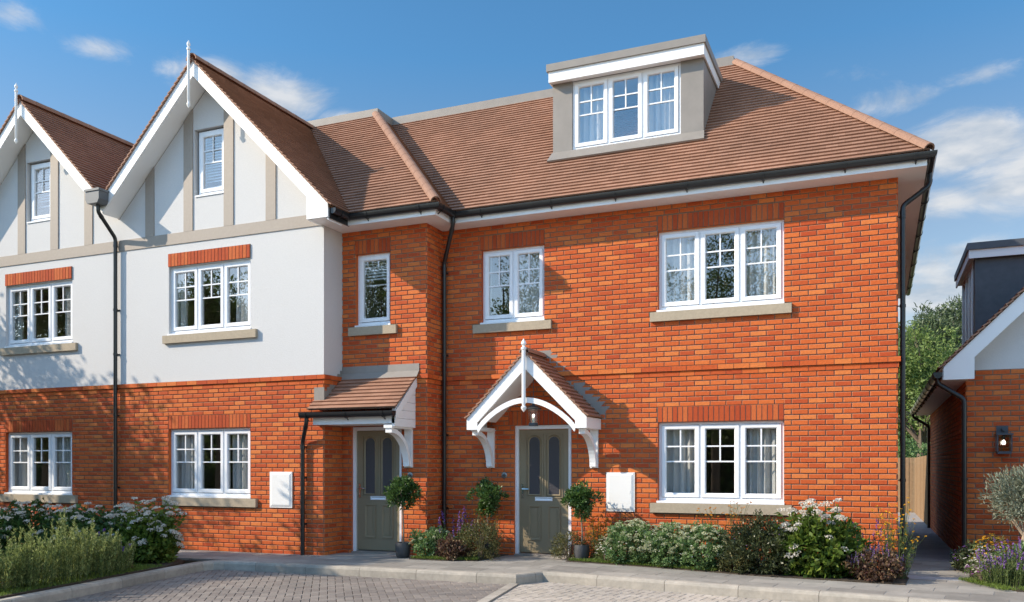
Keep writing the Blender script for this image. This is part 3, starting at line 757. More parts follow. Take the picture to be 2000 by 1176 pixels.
mb = MB(); mb.sweep([(-6.27, 12.29, ZE - .004), (.565, 12.29, ZE - .004), (.565, 21.85, ZE - .004)], FASC); mb.build('fascia', 'paint', H3)
mb = MB(); mb.box(XI - .02, .565, 12.30, YM, ZE, ZE + .015); mb.box(XR, .565, YM, 21.85, ZE, ZE + .015); mb.build('eaves_soffit', 'paint', H3)
gb = [((x, 12.235, 5.405), (1, 0, 0)) for x in (-5.72, -4.55, -3.55, -2.5, -1.45, -.4, .45)] + [((.64, y, 5.405), (0, 1, 0)) for y in (13.4, 14.3, 15.3, 16.3, 17.4, 18.6, 19.8, 21)]
gutter(H3, [(-6.195, 12.235, 5.405), (.64, 12.235, 5.405), (.64, 21.9, 5.405)], gb)
downpipe(H3, [(-6.20, 12.22, 5.37), (-6.20, 12.22, 5.22), (-6.535, 12.565, 4.72), (-6.535, 12.565, -.04)], (4.55, 3.2, 1.9, .7))
downpipe(H3, [(.64, 12.85, 5.36), (.64, 12.85, 5.16), (.31, 12.76, 4.90), (.31, 12.76, -.04)], (4.75, 3.55, 2.45, 1.2), back=(-1, 0, 0))
# box dormer
DX0, DX1, DY = -4.875, -2.438, 13.20
mb = MB(); wx0, wx1, wz0, wz1 = -4.545, -2.785, 6.49, 7.60
for a, b in ((DX0, wx0), (wx1, DX1)):
    mb.prism([(a, DY, a * 0 + DY - 6.80 - .1), (b, DY, DY - 6.9), (b, DY, 7.62), (a, DY, 7.62)], (0, .02, 0))
mb.prism([(wx0, DY, 6.3), (wx1, DY, 6.3), (wx1, DY, wz0 - .03), (wx0, DY, wz0 - .03)], (0, .02, 0))
DM = mb.build('dormer', 'lead', H3)
for x in (DX0, DX1 - .02):
    mb = MB(); mb.prism([(x, DY + .021, 6.35), (x, 14.55, 7.70), (x, 14.55, 7.74), (x, DY + .021, 7.62)], (.02, 0, 0)); mb.build('dormer_cheek', 'lead', DM)
mb = MB(); mb.prism([(DX0 - .04, 13.04, 6.29), (DX1 + .04, 13.04, 6.29), (DX1 + .01, DY + .01, 6.47), (DX0 - .01, DY + .01, 6.47)], (0, -.02, .02)); mb.build('lead_apron', 'lead', DM)
mb = MB(); mb.box(-4.90, -2.405, 13.06, 13.085, 7.585, 7.76); mb.box(-2.43, -2.405, 13.085, 14.6, 7.585, 7.76); mb.box(-4.90, -4.875, 13.085, 14.6, 7.585, 7.76)
mb.box(-4.875, -2.43, 13.085, DY + .02, 7.605, 7.62); mb.build('dormer_fascia', 'paint', DM)
mb = MB(); mb.box(-4.93, -2.38, 13.03, 14.75, 7.755, 7.87); mb.build('dormer_roof', 'lead', DM)
window(H3, wx0, wx1, wz0, wz1, DY, 3, True, None, .03)
room(H3, DX0 + .03, DX1 - .03, DY + .1, 16.2, 6.3, 7.58)

# gabled porch over the end door
PX, PY, PH = -4.853, 11.93, .985
mb = MB(); za = 3.10
e2 = 2 ** .5
tile_plane(mb, [(PY - .025, 0), (YM - .01, 0), (YM - .01, PH * e2), (PY - .025, PH * e2)], (PX + PH, 0, za - PH), (0, 1, 0), (-1, 0, 1), .095, .165)
tile_plane(mb, [(PY - .025, 0), (YM - .01, 0), (YM - .01, PH * e2), (PY - .025, PH * e2)], (PX - PH, 0, za - PH), (0, 1, 0), (1, 0, 1), .095, .165)
GP = mb.build('porch_roof', 'tile', H3)
mb = MB(); half_round(mb, (PX, PY - .03, za + .03), (PX, YM - .01, za + .03), .085); mb.build('ridge_tile', 'tile', GP)
for sgn in (-1, 1):
    mb = MB(); hi = lambda d: za - .02 - abs(d); lo = lambda d: za - .255 - abs(d)
    t = sgn * .79; e = sgn * .965
    mb.prism([(PX + d, PY, z) for d, z in [(0, hi(0)), (e, hi(e)), (e, 1.945), (t, 1.945), (t, lo(t)), (0, lo(0))]], (0, .035, 0)); mb.build('bargeboard', 'paint', GP)
    mb = MB(); mb.box(PX + e, PX + e - sgn * .02, PY + .036, YM - .01, 1.945, hi(e) - .005); mb.build('porch_fascia', 'paint', GP)
    mb = MB(); mb.prism([(PX, PY + .036, lo(0) + .03), (PX + t, PY + .036, lo(t) + .03), (PX + t, YM - .01, lo(t) + .03), (PX, YM - .01, lo(0) + .03)], (0, 0, .012))
    mb.box(PX + t, PX + e - sgn * .021, PY + .036, YM - .01, 1.95, 1.965)
    mb.build('porch_soffit', 'paint', GP)
    xo = PX + sgn * .865; bracket(GP, min(xo - .06, xo + .06), max(xo - .06, xo + .06), 12.0, YM, 1.99, 1.36)
mb = MB(); N = 24; o_, i_ = [], []
for k in range(N + 1):
    t = -1 + 2 * k / N; x = PX + .80 * t
    zc = 1.975 + .44 * math.cos(t * PI / 2) ** .8
    dz = -.0875 / math.sqrt(1 + (.9 * t) ** 4)
    o_.append((x, zc)); i_.append((PX + .775 * t, zc - .08))
for k in range(N): mb.prism([(x, PY + .0015, z) for x, z in (o_[k], o_[k + 1], i_[k + 1], i_[k])], (0, .036, 0))
mb.build('curved_brace', 'paint', GP)
finial(GP, PX + .0, PY - .045, 2.19, 3.29, .054)
for sgn in (-1, 1):       # stepped lead on the wall above each slope
    up, dn = [], []
    for i in range(14):
        d0, d1 = i * .075, (i + 1) * .075
        zz = za - d0 + .115
        up += [(d0 + (.10 if i else 0), zz), (d0 + .135, zz - .075)]
        dn.append((d0, za - d0 - .05))
    mb = MB(); pts = [(0, za + .10)] + up + dn[::-1]
    o = [(PX + sgn * d, YM - .0125, z) for d, z in pts]
    for i in range(13):
        d0, d1 = i * .075, (i + 1) * .075; t = za - d0 + .10
        mb.prism([(PX + sgn * a_, YM - .0125 - i * .0001, z_) for a_, z_ in ((d0, za - d0 - .06), (d1 + .06, za - d1 - .13), (d1 + .065, t - .075), (d0 + .215, t), (d0, t))], (0, .003, 0))
    mb.build('lead_flashing', 'lead', GP)


# ---- small fittings on the walls
def meter_box(x0, x1, z0, z1, Y, label):
    t = empty('meter_box', ((x0 + x1) / 2, Y, z0), label, 'meter box', 'white meter boxes on the brick walls')
    mb = MB(); y = Y - .008
    ring(mb, x0, x1, z0, z1, .012, y - .022, y)
    mb.build('box_frame', 'box', t)
    mb = MB(); a, b, c, d = x0 + .014, x1 - .014, z0 + .014, z1 - .014
    o = [(a, y - .021, c), (b, y - .021, c), (b, y - .021, d), (a, y - .021, d)]
    i = [(a + .035, y - .034, c + .035), (b - .035, y - .034, c + .035), (b - .035, y - .034, d - .035), (a + .035, y - .034, d - .035)]
    for k in range(4): mb.face([o[k], o[(k + 1) % 4], i[(k + 1) % 4], i[k]])
    mb.face(i); mb.box(a, b, y - .020, y, c, d); mb.box(b - .07, b - .05, y - .037, y - .033, (c + d) / 2 - .02, (c + d) / 2 + .02)
    mb.build('box_door', 'box', t)
meter_box(-3.80, -3.357, .705, 1.295, YM, 'white meter box between the gabled porch and the ground floor three-light window')
meter_box(-9.25, -8.80, .705, 1.295, YW, 'white meter box on the wing wall beside the lean-to porch downpipe')
def bell(x, z, Y, label):
    t = empty('doorbell', (x, Y, z), label, 'doorbell', 'round doorbells beside the front doors')
    def disc(name, mat, prof):
        mb = MB(); mb.lathe((0, 0, 0), prof, 20); me = mb
        vs = [(x + a, Y - .008 - c, z + b) for a, b, c in me.v]; me.v = vs; return me.build(name, mat, t, None, True)
    disc('bell_plate', 'bell', [(.05, 0), (.05, .006), (.042, .012), (.034, .012), (.032, .008), (.001, .008)])
    disc('bell_push', 'frost', [(.022, .0085), (.022, .016), (.012, .022), (.001, .023)])
bell(-5.497, 1.24, YM, 'round chrome doorbell left of the green door under the gabled porch')
bell(-6.905, 1.24, YB, 'round chrome doorbell under the lean-to porch bracket')
def hang_lantern():
    x, y = -4.83, 12.22
    t = empty('hanging_lantern', (x, y, 2.0), 'dark metal lantern with clear glass hanging under the gabled porch', 'lantern')
    mb = MB(); mb.lathe((x, y, 2.0), [(.001, 0), (.07, 0), (.075, .03), (.068, .045), (.001, .046)], 16); mb.build('lantern_base', 'iron', t, None, True)
    mb = MB(); mb.lathe((x, y, 2.0), [(.001, .245), (.12, .25), (.125, .268), (.06, .30), (.03, .32), (.012, .36), (.001, .36)], 16); mb.build('lantern_cap', 'iron', t, None, True)
    mb = MB(); mb.lathe((x, y, 2.0), [(.068, .048), (.094, .248)], 16)
    mb.v = [v for v in mb.v]; mb.build('lantern_glass', 'lampglass', t, None, True)
    mb = MB(); mb.tube([(x, y, 2.36), (x, y, 2.86)], .006, 6); mb.build('lantern_chain', 'iron', t)
    mb = MB(); mb.lathe((x, y, 2.0), [(.001, .05), (.025, .05), (.025, .13), (.001, .13)], 10); mb.build('lamp_holder', 'chrome', t, None, True)
    mb = MB(); mb.lathe((x, y, 2.13), [(.001, 0), (.016, .012), (.02, .03), (.013, .046), (.001, .052)], 12); mb.build('light_bulb', 'bulb', t, None, True)
hang_lantern()

# ---- curtains and blinds (inside, behind the glass)
def pair(w, z0, z1, Y, where, wl=.55, wr=.52):
    g = 'curtains hung behind the windows'
    curtain(w[0] - .03, w[0] + wl, z0 - .08, z1 + .05, Y + .19, 'pale grey curtain at the left of ' + where, None, g)
    curtain(w[1] - wr, w[1] + .03, z0 - .08, z1 + .05, Y + .19, 'pale grey curtain at the right of ' + where, None, g)
pair(W3, UPZ, UPT, YM, 'the upstairs three-light window in the all-brick front', .62, .62)
pair(W3, GDZ, GDT, YM, 'the ground floor three-light window beside the gabled porch', .60, .60)
pair(W2, UPZ, UPT, YM, 'the two-light window above the gabled porch', .10, .58)
pair((wx0, wx1), wz0, wz1, DY, 'the roof dormer window', .62, .62)
pair((-11.45, -9.66), UPZ, UPT, YW, 'the upstairs window in the large white gable', .25, .45)
pair((-11.45, -9.66), GDZ, GDT, YW, 'the ground floor window beside the lean-to porch', .40, .55)
pair((-15.585, -13.795), UPZ, UPT, YW, 'the upstairs window of the cut-off left house', .25, .40)
pair((-15.585, -13.795), GDZ, GDT, YW, 'the ground floor window behind the flowering bed', .40, .55)
blind(-7.87, -7.31, 4.40, 4.80, YB + .16, 'white slatted blind in the narrow window of the brick bay')
blind(-10.80, -10.23, 6.25, 7.10, YW + .18, 'white slatted blind in the attic window of the taller, nearer gable')
blind(-14.94, -14.37, 6.40, 7.10, YW + .18, 'white slatted blind in the attic window of the cut-off left gable')

# ================================================================== THE NEIGHBOUR
NX, NY, NB = 1.20, 14.27, 23.7
N1 = empty('neighbour_house', (3.5, NY, -.04), 'low brick neighbour with white gable and dark roof dormer, across the paved alley', 'house')
pf = Plane((0, NY), (1, 0)); pl = Plane((NX, NB), (0, -1))
mb = MB(); panel(mb, pf, NX, 8.5, -.5, 2.795, [], 0, 1); bricks(mb, pf, NX - BD, 8.5, -.1, 2.79, (), 0, phase=NX, zbase=2.79)
panel(mb, pl, 0, NB - NY, -.5, 2.70, [], 0, 1); bricks(mb, pl, 0, NB - NY, -.25, 2.70, (), 0, zbase=2.79); mb.build('brick_wall', ['brick', 'mortar', 'lit_arris'], N1)
hi = lambda x: 2.82 + (x - .875)
mb = MB(); mb.face([(NX, NY - .006, 2.793), (5.2, NY - .006, 2.793), (5.2, NY - .006, hi(5.2) - .2), (NX, NY - .006, hi(NX) - .2)]); mb.build('render_wall', 'render', N1)
mb = MB(); mb.prism([(x, 13.90, z) for x, z in [(.875, 2.635), (1.27, 2.635), (1.27, 2.945), (5.2, hi(5.2) - .27), (5.2, hi(5.2)), (.875, hi(.875))]], (0, .03, 0)); mb.build('bargeboard', 'paint', N1)
mb = MB(); mb.box(.88, NX + .0, 13.935, NB, 2.64, 2.655); mb.prism([(1.27, 13.935, 2.97), (5.2, 13.935, hi(5.2) - .25), (5.2, NY, hi(5.2) - .25), (1.27, NY, 2.97)], (0, 0, .015)); mb.box(.86, .88, 13.935, NB, 2.64, 2.80); mb.build('soffit', 'paint', N1)
mb = MB(); tile_plane(mb, [(13.86, 0), (NB + .1, 0), (NB + .1, 6.0), (13.86, 6.0)], (.82, 0, 2.80), (0, 1, 0), (1, 0, 1)); mb.build('roof', 'tile', N1)
gutter(N1, [(.80, NB + .1, 2.745), (.80, 13.88, 2.745)], [((.80, 14.2 + i * .95, 2.745), (0, -1, 0)) for i in range(10)])
mb = MB()
gx = Vector
N_ = N1
def sidepipe(y):
    downpipe(N1, [(.80, y, 2.70), (.80, y, 2.60), (NX - .05, y + .02, 2.36), (NX - .05, y + .02, -.22 if y > 18 else -.1)], (2.1, 1.2), back=(1, 0, 0), gap=.05)
sidepipe(14.02); sidepipe(23.5)
mb = MB(); mb.prism([(1.5, 16.35, 3.3), (4.2, 16.35, 6.0), (4.2, 16.35, 4.9), (1.5, 16.35, 4.9)][0:1] + [(3.1, 16.35, 4.9), (1.5, 16.35, 4.9)], (0, .03, 0))
mb.box(1.5, 1.53, 16.38, 16.62, 3.3, 4.9); ND = mb.build('dormer', 'slate', N1)
mb = MB(); mb.box(1.5, 1.53, 18.45, 18.72, 3.3, 4.9); mb.prism([(1.5, 18.72, 3.3), (3.1, 18.72, 4.9), (1.5, 18.72, 4.9)], (0, .03, 0)); mb.build('dormer_cheek', 'slate', ND)
mb = MB(); mb.box(1.40, 4.2, 16.24, 16.265, 4.855, 5.0); mb.box(1.40, 1.425, 16.265, 18.88, 4.855, 5.0); mb.box(1.425, 1.53, 16.265, 18.8, 4.88, 4.895); mb.box(1.53, 3.2, 16.265, 16.35, 4.88, 4.895); mb.build('dormer_fascia', 'paint', ND)
mb = MB(); mb.box(1.375, 4.4, 16.21, 18.91, 4.995, 5.11); mb.build('dormer_roof', 'slate', ND)
mb = MB(); mb.box(1.475, 1.53, 16.62, 16.68, 3.5, 4.88); mb.box(1.475, 1.53, 18.39, 18.45, 3.5, 4.88); mb.box(1.475, 1.53, 16.68, 18.39, 4.82, 4.88); mb.box(1.45, 1.53, 16.6, 18.47, 3.44, 3.50)
for y in (17.22, 17.84): mb.box(1.485, 1.53, y - .03, y + .03, 3.5, 4.82)
mb.build('dormer_window', 'upvc', ND)
mb = MB(); mb.box(1.51, 1.516, 16.68, 18.39, 3.5, 4.82); mb.build('glass_pane', 'glass', ND)
def wall_lantern():
    x, y = 1.665, NY
    t = empty('wall_lantern', (x, y, 1.55), 'dark box wall lantern, lit, on the neighbour\'s brick front above the olive tree', 'lantern')
    mb = MB(); mb.box(x - .085, x + .065, y - .03, y - .009, 1.86, 1.975); mb.box(x - .02, x + .02, y - .12, y - .03, 1.90, 1.935); mb.build('wall_plate', 'iron', t)
    yc = y - .125; w = .088
    mb = MB(); mb.box(x - w - .02, x + w + .02, yc - w - .02, yc + w + .015, 1.835, 1.858); mb.box(x - w, x + w, yc - w, yc + w, 1.565, 1.60)
    for a in (-1, 1):
        for b in (-1, 1): mb.box(x + a * w - .008, x + a * w + .008, yc + b * w - .008, yc + b * w + .008, 1.60, 1.835)
    mb.build('lantern_frame', 'iron', t)
    mb = MB()
    for a in (-1, 1): mb.box(x + a * w - .002, x + a * w + .002, yc - w + .009, yc + w - .009, 1.601, 1.834); mb.box(x - w + .009, x + w - .009, yc + a * w - .002, yc + a * w + .002, 1.601, 1.834)
    mb.build('lantern_glass', 'lampglass', t)
    mb = MB(); mb.tube([(x, yc, 1.835), (x, yc, 1.765)], .018, 10); mb.build('lamp_holder', 'iron', t)
    mb = MB(); mb.lathe((x, yc, 1.685), [(.001, .01), (.018, .018), (.024, .035), (.017, .058), (.010, .076), (.001, .08)], 12); mb.build('light_bulb', 'bulb', t, None, True)
wall_lantern()

# ================================================================== GROUND
def struct(o, kind='structure'): o['kind'] = kind; return o
mb = MB(); mb.face([(-400, -300, -.6), (400, -300, -.6), (400, 400, -.6), (-400, 400, -.6)]); struct(mb.build('ground', 'lawn'))
mb = MB(); xs = [-40, -17, -12, -8, -4, 4, 30]
for a, b in zip(xs, xs[1:]):
    za, zb = gz(a) - .20, gz(b) - .20
    mb.face([(a, -40, za), (b, -40, zb), (b, 10.9, zb), (a, 10.9, za)])
struct(mb.build('road', 'joint'))
mb = MB()
for a, b in zip(xs, xs[1:]):
    za, zb = gz(a) - .14, gz(b) - .14
    mb.face([(a, -40, za), (b, -40, zb), (b, 2.9, zb), (a, 2.9, za)])
struct(mb.build('access_road', 'buff'))  # out of view; light colour chosen to bounce fill onto the facades
KL = lambda y: -8.885 - .19 * (y - 7.74)          # road side of the left kerb
KR = lambda x: 10.75 - .14 * (x + 4.11)           # road side of the right kerb
CH = lambda y: -4.42 + (10.35 - y) * .17          # channel between the two bays
left_bay = [(KL(10.35), 10.35), (CH(10.35) - .02, 10.35), (CH(2.9) - .02, 2.9), (KL(2.9), 2.9)]
right_bay = [(CH(10.35) + .14, 10.33), (-4.11, 10.745), (5, KR(5)), (5, 2.9), (CH(2.9) + .14, 2.9)]
def paver_poly(mb, q, z0=-.13, h=.06, b=.004):
    cx = sum(p[0] for p in q) / len(q); cy = sum(p[1] for p in q) / len(q); n = len(q)
    dz = R.uniform(-.0015, .0015)
    sh = [(cx + (x - cx) * .93, cy + (y - cy) * .93) for x, y in q]
    vs = [(x, y, gz(x) + z0 + dz) for x, y in sh] + [(x, y, gz(x) + z0 - b) for x, y in q] + [(x, y, gz(x) + z0 - h) for x, y in q]
    mb.mesh(vs, [tuple(range(n))] + [(i, n + i, n + (i + 1) % n, (i + 1) % n) for i in range(n)] + [(n + i, 2 * n + i, 2 * n + (i + 1) % n, n + (i + 1) % n) for i in range(n)])
def herring(poly, mat, name, ang, s=.1):
    mb = MB(); ca, sa = math.cos(ang), math.sin(ang)
    xs = [p[0] for p in poly]; ys = [p[1] for p in poly]; cx, cy = sum(xs) / len(xs), sum(ys) / len(ys)
    n = int(max(max(xs) - min(xs), max(ys) - min(ys)) / s / 1.2) + 4; g = .0035
    for i in range(-n, n):
        for j in range(-n, n):
            k = (i - j) % 4
            if k == 0: q = (i, j, i + 2, j + 1)
            elif k == 3: q = (i, j, i + 1, j + 2)
            else: continue
            a, b, c, d = q[0] * s + g, q[1] * s + g, q[2] * s - g, q[3] * s - g
            rq = [(cx + x * ca - y * sa, cy + x * sa + y * ca) for x, y in ((a, b), (c, b), (c, d), (a, d))]
            if max(p[0] for p in rq) < min(xs) or min(p[0] for p in rq) > max(xs) or max(p[1] for p in rq) < min(ys) or min(p[1] for p in rq) > max(ys): continue
            q = clip(rq, poly)
            if len(q) > 2 and area(q) > .001: paver_poly(mb, q)
    return struct(mb.build(name, mat))
herring(left_bay, 'paverL', 'parking_bay_paving', math.radians(45 - 10))
herring(right_bay, 'paverR', 'parking_bay_paving', math.radians(-9))
# kerbs
KP = [(0, -.06), (0, .095), (-.012, .122), (-.035, .135), (-.135, .135), (-.135, -.06)]
def kerb(path, L=.915, flip=False):
    mb = MB(); P = [Vector((x, y, 0)) for x, y in path]
    segs = []; cur = [P[0]]; left = L
    for a, b in zip(P, P[1:]):
        d = b - a; l = d.length; pos = 0
        while l - pos > left:
            pos += left; q = a + d * (pos / l); segs.append(cur + [q]); cur = [q]; left = L
        left -= l - pos
        cur.append(b)
    if len(cur) > 1: segs.append(cur)
    for sg in segs:
        t0 = (sg[1] - sg[0]).normalized(); t1 = (sg[-1] - sg[-2]).normalized()
        sg = [sg[0] + t0 * .003] + sg[1:-1] + [sg[-1] - t1 * .003]
        sg = [Vector((p.x, p.y, gz(p.x) - .135)) for p in sg]
        mb.sweep(sg, KP)
    return struct(mb.build('kerb', 'kerb', None, None))
arc = [(KL(y), y) for y in (2.9, 9.9)] + [(-9.325, 10.12), (-9.27, 10.27), (-9.14, 10.345), (-8.95, 10.36)]
kerb(arc + [(-6.7, 10.35), (-4.33, 10.34), (-4.115, 10.75), (5, KR(5))])
mb = MB()
for a, b in zip([2.9 + i * .915 for i in range(9)], [2.9 + (i + 1) * .915 for i in range(9)]):
    b = min(b, 10.33)
    if b - a < .05: continue
    q = [(CH(a + .004), a + .004), (CH(a + .004) + .125, a + .004), (CH(b - .004) + .125, b - .004), (CH(b - .004), b - .004)]
    mb.mesh([(x, y, gz(x) - .112) for x, y in q] + [(x, y, gz(x) - .2) for x, y in q], [(0, 1, 2, 3), (0, 4, 5, 1), (1, 5, 6, 2), (2, 6, 7, 3), (3, 7, 4, 0)])
struct(mb.build('flush_kerb', 'kerb'))
# pavement slabs
def slabs(poly, name, z0=0., ang=0, lx=.6, ly=.3, phase=0, slope=0):
    mb = MB(); xs = [p[0] for p in poly]; ys = [p[1] for p in poly]; ca, sa = math.cos(ang), math.sin(ang)
    cx, cy = min(xs), max(ys)
    zz = (lambda x, y: gz(x) + z0) if not slope else (lambda x, y: -.02 + z0 + slope * (y - 12.0))
    n = int(max(max(xs) - min(xs), max(ys) - min(ys)) / ly) + 3
    for j in range(-n, n):
        off = (j * .37 % 1) * lx + phase
        for i in range(-n, n):
            a, b, c, d = off + i * lx + .004, j * ly + .004, off + (i + 1) * lx - .004, (j + 1) * ly - .004
            rq = [(cx + x * ca - y * sa, cy + x * sa + y * ca) for x, y in ((a, b), (c, b), (c, d), (a, d))]
            if max(p[0] for p in rq) < min(xs) or min(p[0] for p in rq) > max(xs) or max(p[1] for p in rq) < min(ys) or min(p[1] for p in rq) > max(ys): continue
            q = clip(rq, poly)
            if len(q) < 3 or area(q) < .002: continue
            m = len(q); t = R.uniform(-.001, .001)
            mb.mesh([(x, y, zz(x, y) + t) for x, y in q] + [(x, y, zz(x, y) - .03) for x, y in q], [tuple(range(m))] + [(k, m + k, m + (k + 1) % m, (k + 1) % m) for k in range(m)])
    # pointing
    bx = [x for x in (-14, -12, -8, -4, 0, 6) if min(xs) < x < max(xs)]
    mb2 = poly
    mb.face([(x, y, zz(x, y) - .004) for x, y in poly], 1) if not bx else None
    if bx:
        e = [min(xs)] + bx + [max(xs)]
        for a, b in zip(e, e[1:]):
            q = clip([(a, min(ys) - 1), (b, min(ys) - 1), (b, max(ys) + 1), (a, max(ys) + 1)], poly)
            if len(q) > 2: mb.face([(x, y, zz(x, y) - .004) for x, y in q], 1)
    return struct(mb.build(name, ['slab', 'slabj']))
KB = lambda x: KR(x) + .133
slabs([(-12.4, 10.49), (-4.42, 10.475), (-4.42, YM + .02), (-12.4, YM + .02)], 'pavement')
slabs([(-4.42, 10.475), (-4.20, 10.88), (-4.20, YM + .02), (-4.42, YM + .02)], 'pavement')
slabs([(-4.20, 10.885), (5.5, KB(5.5)), (5.5, YM + 1.6), (-4.20, YM + 1.6)], 'pavement', ang=math.atan(-.14))
slabs([(.26, 11.9), (NX - .01, 11.9), (NX - .01, 33), (.26, 33)], 'alley_paving', .003, slope=-.0105, lx=.9, ly=.3).data.materials[0] = M['alley']
# planting beds
def bed(poly, name, z=.012, n=900, gh=.07):
    mb = MB()
    mb.prism([(x, y, gz(x) + z - .12) for x, y in poly], (0, 0, .12)); struct(mb.build(name, 'earth'))
bed([(-4.24, 12.64), (-4.24, 12.03), (-2.76, 11.76), (-1.45, 11.40), (.30, 11.22), (.36, 11.9), (.24, 12.64)], 'planting_bed')
bed([(-6.60, 11.52), (-6.0, 11.50), (-5.5, 11.62), (-5.42, 12.64), (-6.605, 12.64)], 'planting_bed')
bed([(KL(5) - .15, 5), (KL(9.4) - .15, 9.4), (-9.7, 10.1), (-10.6, 10.6), (-17, 11.0), (-17, 5)], 'planting_bed', .02)
bed([(1.05, 12.0), (1.45, 11.12), (5, 10.6), (5, NY), (1.21, NY)], 'planting_bed')

# ---- fences at the end of the alley
def fence(a, b, z0, h, label):
    a, b = Vector((*a, 0)), Vector((*b, 0)); d = (b - a); L = d.length; d /= L; n = Vector((d.y, -d.x, 0))
    t = empty('timber_fence', (a.x, a.y, z0), label, 'fence')
    mb = MB(); k = int(L / .125)
    for i in range(k):
        p = a + d * (i * .125 + .003); q = a + d * ((i + 1) * .125 - .003); o = n * (.012 if i % 2 else 0); w = n * .018
        mb.hexa([(*(p + o).xy, z0), (*(q + o).xy, z0), (*(q + o + w).xy, z0), (*(p + o + w).xy, z0), (*(p + o).xy, z0 + h), (*(q + o).xy, z0 + h), (*(q + o + w).xy, z0 + h), (*(p + o + w).xy, z0 + h)])
    mb.build('fence_panel', 'fence', t)
    mb = MB()
    for zr_ in (.3, 1.0, 1.6):
        p, q = a - n * .05, b - n * .05
        mb.hexa([(*p.xy, z0 + zr_), (*q.xy, z0 + zr_), (*(q + n * .04).xy, z0 + zr_), (*(p + n * .04).xy, z0 + zr_), (*p.xy, z0 + zr_ + .08), (*q.xy, z0 + zr_ + .08), (*(q + n * .04).xy, z0 + zr_ + .08), (*(p + n * .04).xy, z0 + zr_ + .08)])
    mb.build('fence_rail', 'fence', t)
fence((1.20, 32.9), (1.20, 23.75), -.26, 1.92, 'long timber fence continuing the neighbour\'s side wall along the alley')
fence((-12, 33.1), (1.3, 33.1), -.26, 1.93, 'timber fence closing the far end of the paved alley')

# ================================================================== PLANTS
def leaves(name, P, D, L, W, mat, parent=None, loc=None, fold=.25, kind=None):
    """n kite-shaped leaves: base P, direction D, length L, width W"""
    P = np.asarray(P, float); D = np.asarray(D, float); n = len(P)
    D /= np.linalg.norm(D, axis=1, keepdims=True) + 1e-9
    rnd = RNG.normal(size=(n, 3)); sd = np.cross(D, rnd); sd /= np.linalg.norm(sd, axis=1, keepdims=True) + 1e-9
    up = np.cross(sd, D)
    L = np.broadcast_to(L, (n,))[:, None]; W = np.broadcast_to(W, (n,))[:, None]
    V = np.empty((n, 4, 3)); V[:, 0] = P; V[:, 1] = P + D * L * .45 + sd * W / 2 + up * W * fold; V[:, 2] = P + D * L - up * L * .12; V[:, 3] = P + D * L * .45 - sd * W / 2 + up * W * fold
    if loc is not None: V = V - np.asarray(loc)
    me = bpy.data.meshes.new(name); me.vertices.add(n * 4); me.loops.add(n * 4); me.polygons.add(n)
    me.vertices.foreach_set('co', V.ravel().astype('f')); me.loops.foreach_set('vertex_index', np.arange(n * 4, dtype='i'))
    me.polygons.foreach_set('loop_start', np.arange(0, n * 4, 4, dtype='i'))
    me.materials.append(M[mat]); me.update(); me.validate()
    o = bpy.data.objects.new(name, me); COL.objects.link(o)
    if parent is not None:
        o.parent = parent
        if parent.type == 'EMPTY': o.matrix_parent_inverse = Matrix.Translation(-Vector(parent.location))
    elif loc is not None: o.location = loc
    return o
def unit(n):
    d = RNG.normal(size=(n, 3)); return d / np.linalg.norm(d, axis=1, keepdims=True)
def clumps(c, rad, ncl, per, cr, inner=.45, lo=-.95, low_bias=None):
    """leaf origins gathered in clumps through an ellipsoid; returns points and outward directions"""
    c, rad = np.asarray(c, float), np.asarray(rad, float)
    d = unit(ncl * 3); d = d[d[:, 2] > lo][:ncl]; r = RNG.uniform(inner, 1.0, (len(d), 1)) ** .6
    cc = c + d * r * rad * RNG.uniform(.8, 1.16, (len(d), 1))
    P = np.repeat(cc, per, 0); off = unit(len(P)) * (RNG.uniform(0, 1, (len(P), 1)) ** .5) * cr
    P = P + off
    out = (P - c) / rad; out /= np.linalg.norm(out, axis=1, keepdims=True) + 1e-9
    return P, out
def shrub(name, loc, rad, label, cat, leaf, ncl, per, cr, L, W, group=None, up=.5, flowers=(), stems=True, inner=.4):
    x, y = loc; z = gz(x) + .01; rx, ry, h = rad
    t = empty(name, (x, y, z), label, cat, group)
    c = (x, y, z + h * .42); rr = (rx, ry, h * .58)
    P, o = clumps(c, rr, ncl, per, cr, inner)
    k = P[:, 2] > z + .01; P, o = P[k], o[k]
    D = o * .7 + unit(len(P)) * .8 + np.array([0, 0, up])
    n = len(P); leaves('foliage', P, D, RNG.uniform(.7, 1.25, n) * L, RNG.uniform(.7, 1.2, n) * W, leaf, t)
    if stems:
        mb = MB()
        for i in range(9):
            a = R.uniform(0, 2 * PI); q = R.uniform(.2, .75)
            mb.tube([(x + .03 * math.cos(a), y + .03 * math.sin(a), z - .03), (x + rx * q * .5 * math.cos(a), y + ry * q * .5 * math.sin(a), z + h * .4), (x + rx * q * math.cos(a), y + ry * q * math.sin(a), z + h * .78)], [.009, .007, .003], 5)
        mb.build('stems', 'bark', t)
    for (mat, kind, cnt, size) in flowers: bloom(t, c, rr, mat, kind, cnt, size, z)
    return t
